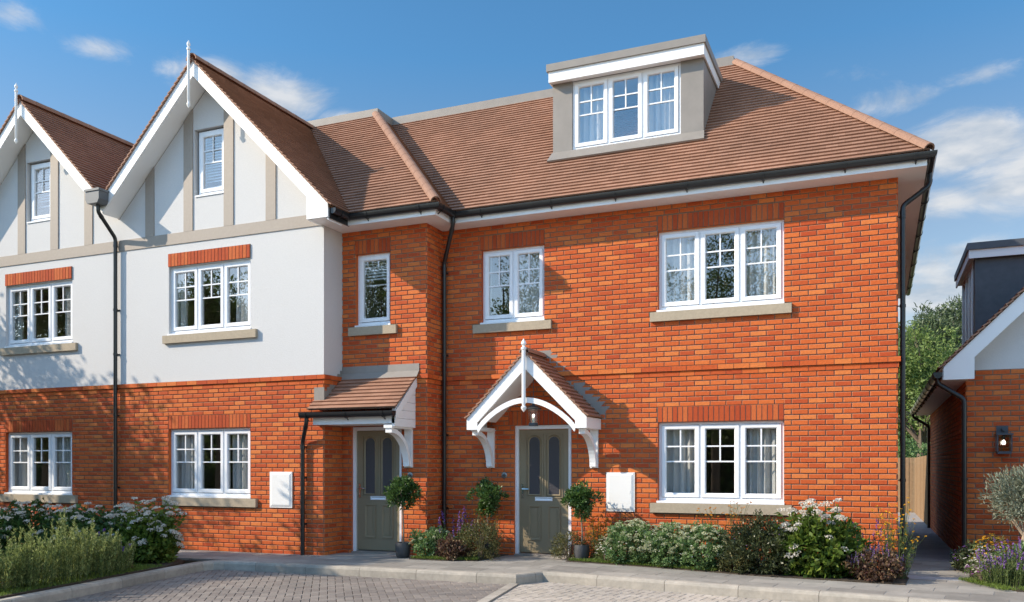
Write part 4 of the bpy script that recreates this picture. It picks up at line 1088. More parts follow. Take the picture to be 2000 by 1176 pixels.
def bloom(t, c, rr, mat, kind, cnt, size, z0):
    c, rr = np.asarray(c), np.asarray(rr)
    PP, DD, LL, WW = [], [], [], []
    d = unit(cnt * 4); d = d[d[:, 2] > (-.15 if kind != 'spike' else .1)][:cnt]
    heads = c + d * rr * RNG.uniform(.96, 1.12, (len(d), 1))
    st = MB()
    for hd, dd in zip(heads, d):
        ax = dd * .5 + np.array([0, 0, .8]); ax /= np.linalg.norm(ax)
        s = size * R.uniform(.65, 1.2)
        if kind == 'umbel':       # flat-topped white head
            n = 34; a = RNG.uniform(0, 2 * PI, n); r = np.sqrt(RNG.uniform(0, 1, n)) * s
            u = np.cross(ax, [.3, .9, .1]); u /= np.linalg.norm(u); v = np.cross(ax, u)
            p = hd + np.outer(r * np.cos(a), u) + np.outer(r * np.sin(a), v) + np.outer((1 - (r / s) ** 2) * s * .45, ax)
            q = unit(n) * .6 + ax
            PP.append(p); DD.append(q); LL.append(np.full(n, s * .42)); WW.append(np.full(n, s * .42))
            st.tube([tuple(hd - ax * s * 2.2), tuple(hd)], .004, 4)
        elif kind == 'spike':     # upright flower spike
            n = 22; hh = RNG.uniform(0, 1, n) * s * 3.2
            a2 = np.array([R.uniform(-.2, .2), R.uniform(-.2, .2), 1.0])
            p = hd + np.outer(hh, a2); q = unit(n) + np.array([0, 0, .4])
            PP.append(p); DD.append(q); LL.append(np.full(n, s * .55)); WW.append(np.full(n, s * .42))
            st.tube([tuple(hd - a2 * s * 2.5), tuple(hd + a2 * s * 3)], .0025, 4)
        else:                     # single small bloom
            n = 7; a = np.arange(n) * 2 * PI / n
            u = np.cross(ax, [.3, .9, .1]); u /= np.linalg.norm(u); v = np.cross(ax, u)
            q = np.outer(np.cos(a), u) + np.outer(np.sin(a), v) + ax * .35
            PP.append(np.repeat(hd[None], n, 0)); DD.append(q); LL.append(np.full(n, s)); WW.append(np.full(n, s * .6))
    PP, DD, LL, WW = map(np.concatenate, (PP, DD, LL, WW))
    leaves('blossom', PP, DD, LL, WW, mat, t, None, .1)
    if st.v: st.build('flower_stalks', 'stem', t)  # thin stalks carrying the flower heads
def upright(name, loc, rx, ry, h, label, cat, leaf, nst, per, L, W, group=None, flower=None, lean=.35, fl=.12, fsz=.016, tip=.25):
    """many upright stems clothed in short leaves (rosemary, lavender)"""
    x, y = loc; z = gz(x) + .01; t = empty(name, (x, y, z), label, cat, group)
    PP, DD, FP, FD = [], [], [], []; mb = MB()
    for i in range(nst):
        a = R.uniform(0, 2 * PI); r = math.sqrt(R.random()); bx, by = x + rx * .7 * r * math.cos(a), y + ry * .7 * r * math.sin(a)
        hh = h * R.choice((R.uniform(.5, .8), R.uniform(.8, 1.15))) * (1 - .22 * r * r)
        ln = np.array([lean * r * math.cos(a) * R.uniform(.3, 1), lean * r * math.sin(a) * R.uniform(.3, 1), 1.0]); w = RNG.normal(size=3) * .06
        b = np.array([bx, by, z])
        s = RNG.uniform(.12, 1, per) ; p = b + np.outer(s * hh, ln) + np.outer(s * s * hh, w)
        d = unit(per); d[:, 2] = np.abs(d[:, 2]) * .3; d = d + ln * .9
        PP.append(p); DD.append(d)
        e = b + ln * hh + w * hh
        mb.tube([tuple(b), tuple(b + ln * hh * .5 + w * hh * .25), tuple(e)], [.005, .004, .002], 4)
        if flower and R.random() < .8:
            n = 16; s = RNG.uniform(0, 1, n); FP.append(e + np.outer(s * fl, ln)); q = unit(n) + np.array([0, 0, .3]); FD.append(q)
    PP, DD = np.concatenate(PP), np.concatenate(DD)
    leaves('foliage', PP, DD, RNG.uniform(.7, 1.2, len(PP)) * L, W, leaf, t)
    mb.build('stems', 'stem', t)
    if FP: FP, FD = np.concatenate(FP), np.concatenate(FD); leaves('blossom', FP, FD, fsz, fsz * .8, flower, t, None, .1)
    return t
def sprays(name, loc, rx, ry, h, label, cat, nst, flower, leaf='lf_lav', fs=.022, per=16, group=None):
    """airy wild flowers on thin branching stems"""
    x, y = loc; z = gz(x) + .01; t = empty(name, (x, y, z), label, cat, group); mb = MB(); PP, DD, FP, FD = [], [], [], []
    for i in range(nst):
        a = R.uniform(0, 2 * PI); r = math.sqrt(R.random()); b = np.array([x + rx * .45 * r * math.cos(a), y + ry * .45 * r * math.sin(a), z])
        hh = h * R.uniform(.45, 1.0); e = b + np.array([rx * .65 * r * math.cos(a) + R.uniform(-.05, .05), ry * .5 * r * math.sin(a), hh])
        m = b * .5 + e * .5 + np.array([R.uniform(-.04, .04), R.uniform(-.04, .04), hh * .12])
        mb.tube([tuple(b), tuple(m), tuple(e)], [.0035, .003, .002], 4)
        ends = [e]
        for k in range(2):
            f = m * .6 + e * .4 if k else m; g = f + np.array([R.uniform(-.13, .13), R.uniform(-.1, .1), hh * R.uniform(.15, .35)]); mb.tube([tuple(f), tuple(g)], .0018, 4); ends.append(g)
        s = RNG.uniform(0, .75, per)[:, None]; PP.append(b * (1 - s) + e * s); q = unit(per) + np.array([0, 0, .4]); DD.append(q)
        for g in ends:
            n = 7; an = np.arange(n) * 2 * PI / n + R.random(); ax = np.array([R.uniform(-.5, .5), R.uniform(-.8, .1), .8])
            u = np.cross(ax, [.3, .9, .1]); u /= np.linalg.norm(u); v = np.cross(ax, u); v /= np.linalg.norm(v)
            FP.append(np.repeat(g[None], n, 0)); FD.append(np.outer(np.cos(an), u) + np.outer(np.sin(an), v) + ax * .3)
    PP, DD, FP, FD = map(np.concatenate, (PP, DD, FP, FD))
    leaves('foliage', PP, DD, .045, .009, leaf, t); mb.build('stems', 'stem', t); leaves('blossom', FP, FD, fs, fs * .7, flower, t, None, .1)
    return t
def topiary(x, y, zc, rad, label, pot=True, seed=0, tall=1.0, r0=.12, leaf='lf_topiary', ph=.235):
    z = gz(x) + .005; t = empty('potted_bay_tree', (x, y, z), label, 'potted tree', 'clipped bay trees in dark pots by the doors')
    PP, OO = [], []
    for i in range(8):
        d = unit(1)[0] * np.array([1, 1, .9]); lc = np.array([x, y, zc]) + d * np.array([rad, rad, rad * tall]) * R.uniform(.38, .62); lr = rad * R.uniform(.42, .6)
        P, o = clumps(lc, (lr, lr, lr * tall), 26, 18, .06, .2); PP.append(P); OO.append(o)
    P, o = np.concatenate(PP), np.concatenate(OO)
    k = 40; top = unit(k) * np.array([1, 1, .6]); top[:, 2] = np.abs(top[:, 2]); sp = np.array([x, y, zc]) + top * np.array([rad, rad, rad * tall]) * RNG.uniform(1.0, 1.25, (k, 1))
    P = np.concatenate([P, np.repeat(sp, 9, 0) + unit(k * 9) * .03]); o = np.concatenate([o, np.repeat(top, 9, 0)])
    D = o * .8 + unit(len(P)) * .8 + np.array([0, 0, .35]); leaves('crown', P, D, RNG.uniform(.035, .062, len(P)), RNG.uniform(.016, .026, len(P)), leaf, t)
    mb = MB(); mb.tube([(x, y, z + .18), (x + .012, y, z + .4), (x - .008, y, zc - rad * .5), (x, y, zc + rad * .3)], [.015, .013, .012, .008], 8)
    for i in range(10):
        a = R.uniform(0, 2 * PI); mb.tube([(x, y, zc - rad * .5 + .02 * i), (x + rad * .7 * math.cos(a), y + rad * .7 * math.sin(a), zc + R.uniform(-.1, .25) * rad * 2)], [.008, .003], 5)
    mb.build('trunk', 'twig', t, None, True)
    mb = MB(); r = r0; h = ph
    mb.lathe((x, y, z), [(.001, 0), (r * .78, 0), (r * .86, .015), (r * .97, h * .45), (r, h * .8), (r * .95, h), (r * .86, h), (r * .86, h - .03), (.001, h - .03)], 24)
    mb.build('pot', 'pot', t, None, True)
    return t
topiary(-6.82, 11.72, .905 + .02, .235, 'clipped bay tree in a dark round pot beside the lean-to porch door', seed=1, tall=1.3)
topiary(-5.60, 12.22, .88, .245, 'clipped bay tree left of the gabled porch door, its pot hidden by shrubs', seed=2, tall=1.25)
topiary(-4.06, 12.22, .845, .245, 'clipped bay tree in a dark pot just right of the gabled porch door', seed=3, tall=1.25, r0=.118)
gb1 = 'shrubs in the front planting beds'
SED = [('fl_sedum', 'umbel', 46, .034)]
shrub('sedum_mound', (-6.38, 11.88), (.33, .30, .44), 'green leafy sedum mound at the foot of the bay corner downpipe', 'shrub', 'lf_sedum', 110, 26, .065, .045, .028, gb1, .6, [('fl_sedum', 'umbel', 26, .032)])
shrub('bronze_shrub', (-5.95, 11.70), (.26, .22, .30), 'low bronze heuchera under purple spikes between the two doors', 'shrub', 'lf_heu', 80, 24, .06, .042, .030, gb1, .4)
upright('purple_sage', (-6.0, 11.92), .30, .2, .62, 'tall purple sage spikes between the two front doors', 'flowers', 'lf_lav', 20, 24, .045, .012, gb1, 'fl_purple', .3, .16, .026)
shrub('olive_green_shrub', (-5.55, 11.88), (.30, .30, .58), 'rounded olive-brown shrub left of the gabled porch door', 'shrub', 'lf_olive', 170, 24, .06, .034, .014, gb1, .5)
sprays('orange_flowers', (-5.75, 12.3), .45, .2, .72, 'orange wild flowers behind the olive-brown shrub between the doors', 'flowers', 22, 'fl_orange')
shrub('olive_green_shrub', (-4.28, 12.25), (.26, .2, .42), 'small olive-brown shrub leaning against the gabled porch door frame', 'shrub', 'lf_olive', 90, 22, .06, .036, .013, gb1, .4)
sprays('orange_flowers', (-3.82, 12.34), .30, .2, .66, 'bushy orange wild flowers behind the bay tree right of the gabled porch door', 'flowers', 46, 'fl_orange', 'lf_olive', .022, 40)
shrub('white_daisies', (-3.62, 12.05), (.15, .13, .36), 'small clump of white daisies beside the bay tree pot', 'flowers', 'lf_lav', 40, 16, .06, .04, .012, None, .6, [('fl_white', 'single', 70, .018)])
for i, (x, y, a, h, lb) in enumerate([(-3.22, 12.08, .40, .60, 'sedum mound nearest the gabled porch, in the row of three, with pale flower heads'), (-2.68, 11.98, .40, .58, 'middle sedum mound of the three under the ground floor window'), (-2.20, 11.86, .40, .58, 'sedum mound farthest from the porch, beside the dark shrub')]):
    shrub('sedum_mound', (x, y), (a, .34, h), lb, 'shrub', 'lf_sedum', 210, 26, .065, .042, .028, gb1, .6, [('fl_sedum', 'umbel', 130, .036), ('fl_white', 'single', 50, .016)])
sprays('orange_flowers', (-1.92, 12.15), .42, .2, .92, 'thin airy orange wild flowers against the brick below the window', 'flowers', 26, 'fl_orange', 'lf_lav', .02, 14)
shrub('dark_shrub', (-1.40, 11.72), (.52, .40, .70), 'large dark grey-green shrub below the end of the stone sill', 'shrub', 'lf_dark', 560, 26, .075, .045, .018, gb1, .4, [('fl_purple', 'single', 14, .012)], inner=.25)
shrub('bronze_shrub', (-1.72, 11.62), (.22, .18, .26), 'low bronze plant at the front edge of the bed by the dark shrub', 'shrub', 'lf_olive', 60, 20, .06, .04, .018, gb1, .4)
shrub('viburnum', (-.72, 11.72), (.54, .42, .72), 'big leafy bush with white flower heads near the brick corner', 'shrub', 'lf_hyd', 230, 18, .10, .09, .052, gb1, .2, [('fl_white', 'umbel', 40, .062)], inner=.3)
shrub('bronze_shrub', (-.02, 11.46), (.32, .24, .36), 'bronze-leaved heuchera with purple flowers at the brick corner', 'shrub', 'lf_heu', 130, 24, .06, .042, .030, gb1, .4, [('fl_purple', 'spike', 46, .024)])
upright('purple_sage', (-.12, 11.95), .34, .2, .66, 'purple sage spikes behind the bronze heuchera at the corner', 'flowers', 'lf_lav', 26, 22, .045, .012, gb1, 'fl_purple', .3, .13, .024)
sprays('yellow_flowers', (.22, 11.80), .26, .22, .95, 'tall yellow wild flowers beside the corner downpipe and alley', 'flowers', 24, 'fl_yellow', 'lf_lav', .02, 60)
# neighbour's bed
upright('lavender', (1.42, 11.55), .36, .22, .40, 'purple lavender edging the neighbour\'s bed beside the alley paving', 'flowers', 'lf_lav', 90, 22, .04, .008, None, 'fl_purple', .45, .10, .018)
upright('lavender', (1.95, 11.50), .34, .22, .42, 'purple lavender in the neighbour\'s bed, cut by the photo edge', 'flowers', 'lf_lav', 80, 22, .04, .008, None, 'fl_purple', .45, .10, .018)
shrub('magenta_flowers', (1.18, 11.75), (.20, .16, .28), 'magenta and cream flowers at the alley corner of the neighbour\'s bed', 'flowers', 'lf_lav', 50, 18, .05, .03, .010, None, .6, [('fl_magenta', 'single', 60, .016), ('fl_white', 'single', 40, .015)])
shrub('white_daisies', (1.17, 12.0), (.18, .16, .40), 'cream daisies by the alley, behind the magenta flowers', 'flowers', 'lf_lav', 50, 16, .05, .035, .010, None, .6, [('fl_white', 'single', 60, .018)])
shrub('yellow_flowers', (1.33, 12.35), (.22, .18, .52), 'golden yellow flower clump under the wall lantern', 'flowers', 'lf_olive', 60, 18, .05, .035, .012, None, .6, [('fl_yellow', 'single', 110, .02)])
shrub('sedum_mound', (1.66, 12.25), (.36, .26, .44), 'green sedum around the foot of the olive tree', 'shrub', 'lf_sedum', 120, 24, .06, .045, .026, None, .6)
shrub('dark_shrub', (1.22, 12.95), (.30, .26, .36), 'dark leafy plant with violet flowers by the neighbour\'s downpipe', 'shrub', 'lf_dark', 90, 22, .07, .05, .028, None, .5, [('fl_purple', 'single', 40, .016)])
def shoots(t, x, y, rx, ry, z, h, n, leaf, L, W, flower, fs):
    PP, DD, FP, FD = [], [], [], []; mb = MB()
    for i in range(n):
        a = R.uniform(0, 2 * PI); r = R.uniform(.35, .95); hh = h * (1.22 - .45 * r) * R.uniform(.85, 1.12)
        b = np.array([x + rx * .5 * r * math.cos(a), y + ry * .5 * r * math.sin(a), z + .15]); e = np.array([x + rx * 1.12 * r * math.cos(a), y + ry * 1.1 * r * math.sin(a), z + hh])
        mb.tube([tuple(b), tuple(b * .45 + e * .55 + np.array([0, 0, .04])), tuple(e)], [.008, .006, .004], 5)
        k = 16; s_ = RNG.uniform(.45, 1, (k, 1)); PP.append(b * (1 - s_) + e * s_); d = unit(k); d[:, 2] = np.abs(d[:, 2]) * .4; DD.append(d)
        ax = np.array([R.uniform(-.25, .25), R.uniform(-.45, .1), 1.0]); ax /= np.linalg.norm(ax); u = np.cross(ax, [.3, .9, .1]); u /= np.linalg.norm(u); v = np.cross(ax, u)
        m = 44; an = RNG.uniform(0, 2 * PI, m); q = fs * R.uniform(.75, 1.25); rr = np.sqrt(RNG.uniform(0, 1, m)) * q
        FP.append(e + ax * .03 + np.outer(rr * np.cos(an), u) + np.outer(rr * np.sin(an), v) + np.outer((1 - (rr / q) ** 2) * q * .4, ax)); FD.append(unit(m) * .6 + ax)
    PP, DD, FP, FD = map(np.concatenate, (PP, DD, FP, FD))
    leaves('shoot_foliage', PP, DD, RNG.uniform(.7, 1.3, len(PP)) * L, W, leaf, t); mb.build('shoot_stems', 'stem', t); leaves('shoot_blossom', FP, FD, fs * .4, fs * .4, flower, t, None, .1)
def olive_tree():
    x, y = 1.70, 12.62; z = gz(x); t = empty('olive_tree', (x, y, z), 'small grey-leaved olive tree with pale forked trunk in front of the neighbour', 'tree')
    c = (1.72, y, 1.0)
    P1, o1 = clumps(c, (.42, .40, .36), 420, 20, .085, .25)
    P2, o2 = clumps((1.95, y, 1.10), (.36, .36, .38), 300, 20, .085, .25)
    P, o = np.concatenate([P1, P2]), np.concatenate([o1, o2]); D = o * .8 + unit(len(P)) * .7 + np.array([0, 0, .5])
    leaves('crown', P, D, RNG.uniform(.04, .065, len(P)), .011, 'lf_olv', t)
    mb = MB(); mb.tube([(x - .05, y, z - .02), (x - .03, y, .28), (x + .02, y, .55)], [.035, .028, .022], 8)
    for e in ((1.5, 12.6, .95), (1.66, 12.7, 1.1), (1.85, 12.55, 1.05), (2.0, 12.65, 1.15), (1.42, 12.6, .82)):
        mb.tube([(x + .01, y, .50), ((x + e[0]) / 2, (y + e[1]) / 2, .72), e], [.018, .012, .005], 6)
    mb.build('trunk', 'palebark', t, None, True)
olive_tree()
# left bed
gr = 'rosemary bushes along the left kerb'
for x, y, h, lb in [(-9.46, 6.75, .60, 'rosemary bush cut by the photo edge, nearest the camera'), (-9.40, 7.15, .64, 'rosemary bush beside the yellow flower at the left kerb'), (-9.42, 7.65, .72, 'tallest rosemary bush, in the middle of the rosemary row'), (-9.52, 8.12, .66, 'rosemary bush before the white-flowered shrubs at the left'), (-9.62, 8.52, .52, 'smaller rosemary bush at the far end of the rosemary row')]:
    upright('rosemary', (x + .16, y), .36, .36, h, lb, 'shrub', 'lf_rose', 58, 120, .046, .010, gr, None, .26)
gv = 'white-flowered shrubs in the left bed'
shrub('viburnum', (-10.02, 9.72), (.46, .42, .70), 'white-flowered shrub with big leaves at the open end of the left bed', 'shrub', 'lf_hyd', 300, 17, .09, .085, .05, gv, .2, [('fl_white', 'umbel', 60, .06)], inner=.3)
shrub('viburnum', (-10.75, 9.75), (.55, .45, .74), 'white-flowered shrub left of the open end of the bed, over the violets', 'shrub', 'lf_vib', 200, 15, .09, .075, .045, gv, .2, [('fl_white', 'umbel', 42, .056)], inner=.3)
shrub('viburnum', (-11.6, 9.8), (.6, .5, .80), 'white-flowered shrub in front of the left house downpipe', 'shrub', 'lf_vib', 220, 15, .09, .07, .042, gv, .2, [('fl_white', 'umbel', 42, .056)], inner=.3)
shrub('viburnum', (-12.5, 9.75), (.62, .5, .84), 'white-flowered shrub under the left house stone sill', 'shrub', 'lf_vib', 220, 15, .09, .07, .042, gv, .2, [('fl_white', 'umbel', 36, .056)], inner=.3)
shrub('viburnum', (-13.4, 9.5), (.65, .5, .72), 'darkest white-flowered shrub, at the photo\'s left edge', 'shrub', 'lf_vib', 220, 15, .09, .07, .042, gv, .2, [('fl_white', 'umbel', 18, .05)], inner=.3)
for o in [o for o in COL.objects if o.type == 'EMPTY' and o.name.startswith('viburnum')]:
    p = o.location; big = o['label'].startswith('big') or 'open end of the left' in o['label']
    shoots(o, p.x, p.y, .52, .45, p.z, .84 if big else .72, 26 if big else 15, 'lf_hyd' if big else 'lf_vib', .085, .05, 'fl_white', .062)
upright('purple_violets', (-10.15, 9.05), .35, .3, .42, 'small purple flowers between rosemary and white-flowered shrubs', 'flowers', 'lf_vib', 40, 24, .05, .018, None, 'fl_purple', .4, .05, .028)
shrub('brown_sedge', (-9.72, 8.85), (.22, .2, .22), 'low brownish plant near the kerb past the rosemary', 'shrub', 'lf_heu', 50, 18, .05, .05, .012, None, .8)
sprays('yellow_flowers', (-9.12, 6.75), .2, .2, .24, 'single yellow flower at the corner of the left kerb', 'flowers', 3, 'fl_yellow', 'lf_grass', .03, 20)
# grass at the bed edges (uncountable)
def grass(polys):
    PP, DD = [], []
    for (a, b, w, n) in polys:
        a, b = np.array(a), np.array(b); d = b - a; nn = np.array([-d[1], d[0]]) / np.linalg.norm(d)
        s = RNG.uniform(0, 1, (n, 1)); p = a + d * s + nn * RNG.uniform(0, 1, (n, 1)) * w
        z = np.array([gz(q[0]) for q in p]) + .012
        PP.append(np.column_stack([p, z])); q = RNG.normal(size=(n, 3)) * .45; q[:, 2] = 1; DD.append(q)
    PP, DD = np.concatenate(PP), np.concatenate(DD)
    o = leaves('grass', PP, DD, RNG.uniform(.02, .06, len(PP)), .006, 'lf_grass'); o['kind'] = 'stuff'; tag(o, 'short green grass along the edges of the planting beds', 'grass')
grass([((-4.22, 12.05), (-2.76, 11.78), .25, 5000), ((-2.76, 11.78), (-2.0, 11.57), .2, 1500), ((-6.58, 11.54), (-5.98, 11.52), .2, 2000), ((-5.98, 11.52), (-5.5, 11.64), .2, 1800),
       ((KL(5) - .17, 5), (KL(9.4) - .17, 9.4), .55, 13000), ((1.08, 12.0), (1.46, 11.14), -.2, 1500), ((1.46, 11.14), (3, 10.9), .2, 3000)])

# ---- trees
def tree(name, x, y, z0, h, crown, label, leaf, ncl, per, cr, L, W, trunk='bark', group=None, lobes=7, tr=.16, bare=.35, droop=0):
    t = empty(name, (x, y, z0), label, 'tree', group); mb = MB()
    lean = R.uniform(-.3, .3); rx, rz = crown; cz = z0 + h - rz
    mb.tube([(x, y, z0 - .1), (x + lean * .2, y, z0 + h * .25), (x + lean * .6, y, z0 + h * .55), (x + lean, y, z0 + h * .85)], [tr * 1.2, tr, tr * .6, tr * .2], 9)
    PP, OO = [], []
    for i in range(lobes):
        a = 2 * PI * i / lobes + R.uniform(-.4, .4); f = R.uniform(-.75, .8); q = math.sqrt(max(.05, 1 - f * f)) * R.uniform(.45, .75)
        c = (x + lean * .6 + rx * q * math.cos(a), y + rx * q * math.sin(a), cz + rz * f)
        s0 = z0 + h * R.uniform(bare, bare + .3)
        mb.tube([(x + lean * .4, y, s0), ((x + c[0]) / 2, (y + c[1]) / 2, (s0 + c[2]) / 2 + .2), c], [tr * .5, tr * .3, tr * .1], 6)
        for k in range(4):
            e = np.array(c) + unit(1)[0] * rx * .45; mb.tube([c, tuple(e)], [tr * .12, tr * .04], 5)
        P, o = clumps(c, (rx * R.uniform(.38, .6), rx * R.uniform(.38, .6), rz * R.uniform(.3, .5)), ncl, per, cr, .2)
        PP.append(P); OO.append(o)
    P, o = np.concatenate(PP), np.concatenate(OO); D = o * .6 + unit(len(P)) * .9 + np.array([0, 0, .15 - droop])
    leaves('crown', P, D, RNG.uniform(.7, 1.3, len(P)) * L, RNG.uniform(.7, 1.2, len(P)) * W, leaf, t)
    mb.build('trunk', trunk, t, None, True)
    return t
gt = 'trees beyond the alley fence'
tree('pale_tree', 1.7, 42, -.5, 7.3, (2.8, 3.4), 'pale green tree straight above the fence at the alley end', 'lf_willow', 60, 26, .42, .20, .07, 'bark', gt, 10, .2, .2, .3)
tree('dark_tree', 3.6, 50, -.5, 11.0, (2.3, 4.6), 'taller dark tree beside the neighbour\'s dormer', 'lf_pine', 120, 34, .42, .25, .07, 'bark', gt, 11, .24, .2)
tree('dark_tree', 1.6, 58, -.5, 10.2, (2.6, 4.4), 'distant dark tree behind the pale tree', 'lf_pine', 110, 32, .42, .26, .08, 'bark', gt, 9, .22, .25)
tree('pale_tree', 5.8, 40, -.5, 6.0, (2.6, 2.8), 'lower pale tree showing beneath the dark tree', 'lf_willow', 60, 24, .4, .2, .07, 'bark', gt, 9, .18, .2, .3)
shrub('fence_hedge', (1.6, 34.6), (2.4, .8, 2.5), 'leafy bush showing just over the end fence', 'shrub', 'lf_sedum', 260, 20, .25, .12, .08, None, .4)
gs = 'street trees behind the camera, seen in the window glass and as shade'
def street(i, x, y, h, rx, rz, lb, ncl=60):
    tree('street_tree', x, y, -.3, h, (rx, rz), lb, 'lf_tree', ncl, 22, .42, .15, .075, 'bark', gs, 9, .17, .3)
street(0, -19.9, 8.3, 6.9, 2.3, 2.5, 'street tree whose shade dapples the left house and bed', 75)
street(1, -15.6, 6.9, 5.9, 1.55, 1.6, 'lower street tree shading the left parking bay', 45)
street(2, -33.0, -3.0, 9.5, 3.2, 3.9, 'street tree mirrored in the left house windows')
street(3, -26.5, -6.0, 10.4, 3.4, 4.4, 'street tree mirrored in the white gable windows')
street(4, -20.6, -9.0, 11.0, 2.9, 4.4, 'street tree mirrored in the narrow bay window')
street(5, -15.2, -11.0, 11.4, 3.0, 4.6, 'street tree mirrored in the two-light window')
street(6, -6.4, -11.0, 11.6, 3.3, 4.8, 'street tree mirrored in the large upstairs window')
street(7, 1.2, -13.5, 9.6, 2.8, 4.0, 'street tree mirrored at the right of the large window')
mb = MB()
tag(struct(leaves('hedgerow', *(lambda P: (P, unit(len(P)) + np.array([0, -0, .3])))(np.column_stack([RNG.uniform(-60, 16, 15000), -15 + RNG.normal(size=15000) * .8, RNG.uniform(-.4, 5.2, 15000) ])), .34, .2, 'lf_tree'), 'stuff'), 'tall dense hedgerow across the road, mirrored in the ground floor windows', 'hedgerow')
mb.box(-60, 16, -15.5, -14.9, -.6, 4.9); struct(tag(mb.build('hedge_core', 'hedge'), 'opaque core added inside the hedgerow to keep sky out of reflections', 'hedgerow'), 'stuff')  # unseen box added to stop sky gaps mirrored in the windows

# ================================================================== LIGHT, SKY, CAMERA
SUN = Vector((1.76, 1.0, -1.25)).normalized()
el = math.asin(-SUN.z); rot = math.atan2(-SUN.x, -SUN.y)
sl_ = bpy.data.lights.new('Sun', 'SUN'); sl_.energy = 4.1; sl_.angle = math.radians(.5); sl_.color = (1, .86, .68)
so = bpy.data.objects.new('Sun', sl_); COL.objects.link(so); so.rotation_euler = SUN.to_track_quat('-Z', 'Y').to_euler(); so.location = (-20, -12, 15)
W = bpy.data.worlds.new('World'); S.world = W; W.use_nodes = True; nt = W.node_tree; nt.nodes.clear()
out = nt.nodes.new('ShaderNodeOutputWorld'); bg = nt.nodes.new('ShaderNodeBackground'); bg.inputs['Strength'].default_value = .13
sky = nt.nodes.new('ShaderNodeTexSky'); sky.sky_type = 'NISHITA'; sky.sun_disc = False; sky.sun_elevation = el; sky.sun_rotation = rot
sky.air_density = 1.0; sky.dust_density = .3; sky.ozone_density = 2.0
def mth(op, a, b=None, c=None):
    n = nt.nodes.new('ShaderNodeMath'); n.operation = op
    for i, v in enumerate((a, b, c)):
        if v is None: continue
        if isinstance(v, (int, float)): n.inputs[i].default_value = v
        else: nt.links.new(v, n.inputs[i])
    return n.outputs[0]
tc = nt.nodes.new('ShaderNodeTexCoord'); sp = nt.nodes.new('ShaderNodeSeparateXYZ'); nt.links.new(tc.outputs['Generated'], sp.inputs[0])
az = mth('ARCTAN2', sp.outputs[0], sp.outputs[1]); ele = mth('ARCSINE', sp.outputs[2])
tot = None      # clouds, some added unseen as fill light: az, el, half widths, weight
for a, e, sa_, se_, w in [(-.845, .413, .040, .013, .66), (-.93, .425, .035, .018, .6), (-.775, .404, .03, .013, .6), (-.735, .402, .05, .020, .9), (-.665, .390, .065, .030, .95), (-.60, .372, .045, .02, .7), (-.135, .430, .045, .014, .5), (.008, .366, .06, .020, .55), (-.02, .40, .06, .012, .3),
                         (.09, .318, .075, .032, .95), (.15, .285, .09, .045, .95), (.065, .266, .045, .022, .8), (.105, .378, .06, .012, .42), (.055, .175, .06, .05, .95), (.04, .12, .08, .04, .9), (.10, .215, .06, .02, .6),
                         (-.3, .02, .5, .06, .3), (1.5, .4, .6, .30, .98), (2.4, .3, .4, .06, .6), (-2.2, .4, .4, .06, .5), (-1.3, .3, .2, .03, .6), (2.7, 1.0, .55, .24, .95), (-2.4, 1.02, .5, .22, .95), (-1.3, 1.08, .4, .2, .9), (1.5, 1.0, .5, .25, .95), (0, 1.25, .8, .12, .8)]:  # overhead and right-hand entries are out of view, added for fill
    da, de = mth('DIVIDE', mth('SUBTRACT', az, a), sa_), mth('DIVIDE', mth('SUBTRACT', ele, e), se_)
    g = mth('MULTIPLY', mth('EXPONENT', mth('MULTIPLY', mth('ADD', mth('MULTIPLY', da, da), mth('MULTIPLY', de, de)), -1.0)), w)
    tot = g if tot is None else mth('MAXIMUM', tot, g)
mp = nt.nodes.new('ShaderNodeMapping'); nt.links.new(tc.outputs['Generated'], mp.inputs[0]); mp.inputs['Scale'].default_value = (1, 1, 2.6)
nz = nt.nodes.new('ShaderNodeTexNoise'); nz.inputs['Scale'].default_value = 10; nz.inputs['Detail'].default_value = 9; nz.inputs['Roughness'].default_value = .68; nz.inputs['Distortion'].default_value = .5
nt.links.new(mp.outputs[0], nz.inputs['Vector'])
dens = mth('ADD', tot, mth('MULTIPLY', mth('SUBTRACT', nz.outputs['Fac'], .5), 1.3))
mr = nt.nodes.new('ShaderNodeMapRange'); mr.interpolation_type = 'SMOOTHSTEP'; mr.inputs['From Min'].default_value = .24; mr.inputs['From Max'].default_value = .88
mr.inputs['To Max'].default_value = .84
nt.links.new(dens, mr.inputs['Value'])
msk = mth('MULTIPLY', mr.outputs[0], mth('MINIMUM', mth('MULTIPLY', tot, 6.0), 1.0))
nz2 = nt.nodes.new('ShaderNodeTexNoise'); nz2.inputs['Scale'].default_value = 22; nz2.inputs['Detail'].default_value = 5; nt.links.new(mp.outputs[0], nz2.inputs['Vector'])
cr_ = nt.nodes.new('ShaderNodeValToRGB'); cr_.color_ramp.elements[0].position = .35; cr_.color_ramp.elements[0].color = (2.5, 2.85, 3.3, 1); cr_.color_ramp.elements[1].position = .62; cr_.color_ramp.elements[1].color = (4.1, 4.1, 4.1, 1)
nt.links.new(nz2.outputs['Fac'], cr_.inputs['Fac'])
skm = nt.nodes.new('ShaderNodeMix'); skm.data_type = 'RGBA'; skm.blend_type = 'MULTIPLY'; skm.inputs[0].default_value = 1; nt.links.new(sky.outputs[0], skm.inputs[6])
tr_ = nt.nodes.new('ShaderNodeValToRGB'); te = tr_.color_ramp.elements; te[0].position = .27; te[0].color = (.80, .77, .73, 1); te[1].position = .44; te[1].color = (.44, .79, .92, 1)
nt.links.new(ele, tr_.inputs['Fac'])
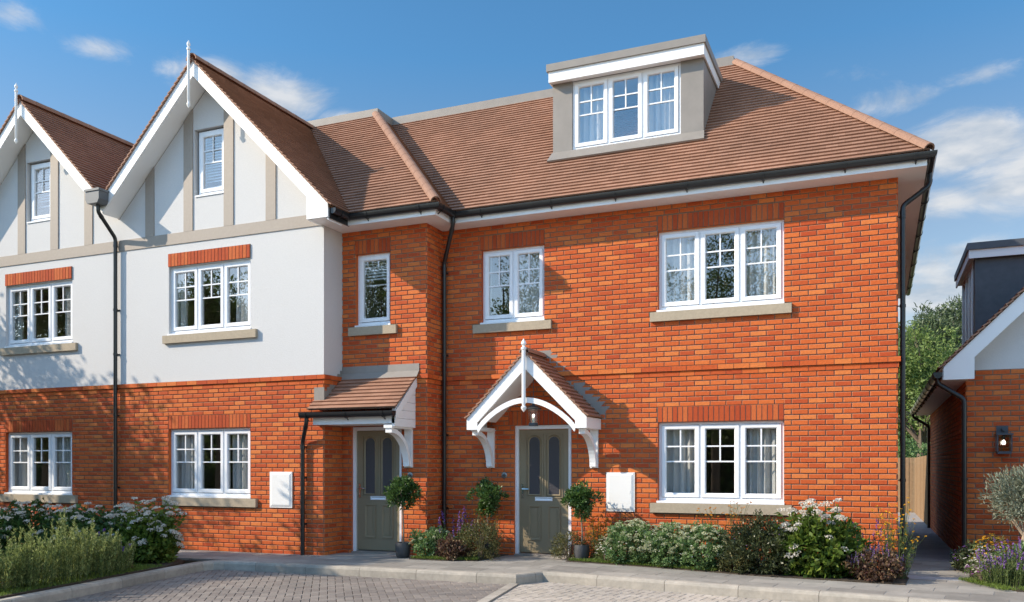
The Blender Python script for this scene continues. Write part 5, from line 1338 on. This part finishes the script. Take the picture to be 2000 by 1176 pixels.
rear_fill = mth('ADD', 1.0, mth('MULTIPLY', mth('MINIMUM', mth('MAXIMUM', mth('MULTIPLY', sp.outputs[1], -2.5), 0.0), 1.0), .9))  # sky behind the camera brightened, added fill for the fronts
vr = nt.nodes.new('ShaderNodeVectorMath'); vr.operation = 'SCALE'; nt.links.new(tr_.outputs[0], vr.inputs[0]); nt.links.new(rear_fill, vr.inputs[3]); nt.links.new(vr.outputs[0], skm.inputs[7]); skc = skm.outputs[2]
mx = nt.nodes.new('ShaderNodeMix'); mx.data_type = 'RGBA'; nt.links.new(msk, mx.inputs[0]); nt.links.new(skc, mx.inputs[6]); 
bri = mth('ADD', mth('ADD', 1.0, mth('MULTIPLY', mth('MINIMUM', mth('MAXIMUM', mth('MULTIPLY', mth('SUBTRACT', ele, .55), 5.0), 0.0), 1.0), 1.1)), mth('MULTIPLY', mth('MINIMUM', mth('MAXIMUM', mth('MULTIPLY', mth('SUBTRACT', az, .5), 4.0), 0.0), 1.0), .8))  # unseen high and right-hand clouds brightened further as fill
vm = nt.nodes.new('ShaderNodeVectorMath'); vm.operation = 'SCALE'; nt.links.new(cr_.outputs[0], vm.inputs[0]); nt.links.new(bri, vm.inputs[3]); nt.links.new(vm.outputs[0], mx.inputs[7])
nt.links.new(mx.outputs[2], bg.inputs[0]); nt.links.new(bg.outputs[0], out.inputs[0])
cam = bpy.data.cameras.new('Camera'); co = bpy.data.objects.new('Camera', cam); COL.objects.link(co)
co.location = (0, 0, HC); co.rotation_euler = (PI / 2, 0, math.radians(22.99)); cam.sensor_width = 36; cam.lens = 36 * 1684 / 2000; cam.shift_y = 321 / 2000
cam.clip_start = .1; cam.clip_end = 2000; S.camera = co
S.view_settings.view_transform = 'Standard'; S.view_settings.look = 'None'; S.view_settings.exposure = .64; S.view_settings.gamma = 1
S.render.engine = 'CYCLES'
S.cycles.max_bounces = 8; S.cycles.transparent_max_bounces = 16; S.cycles.use_denoising = True
S.cycles.caustics_reflective = False; S.cycles.caustics_refractive = False
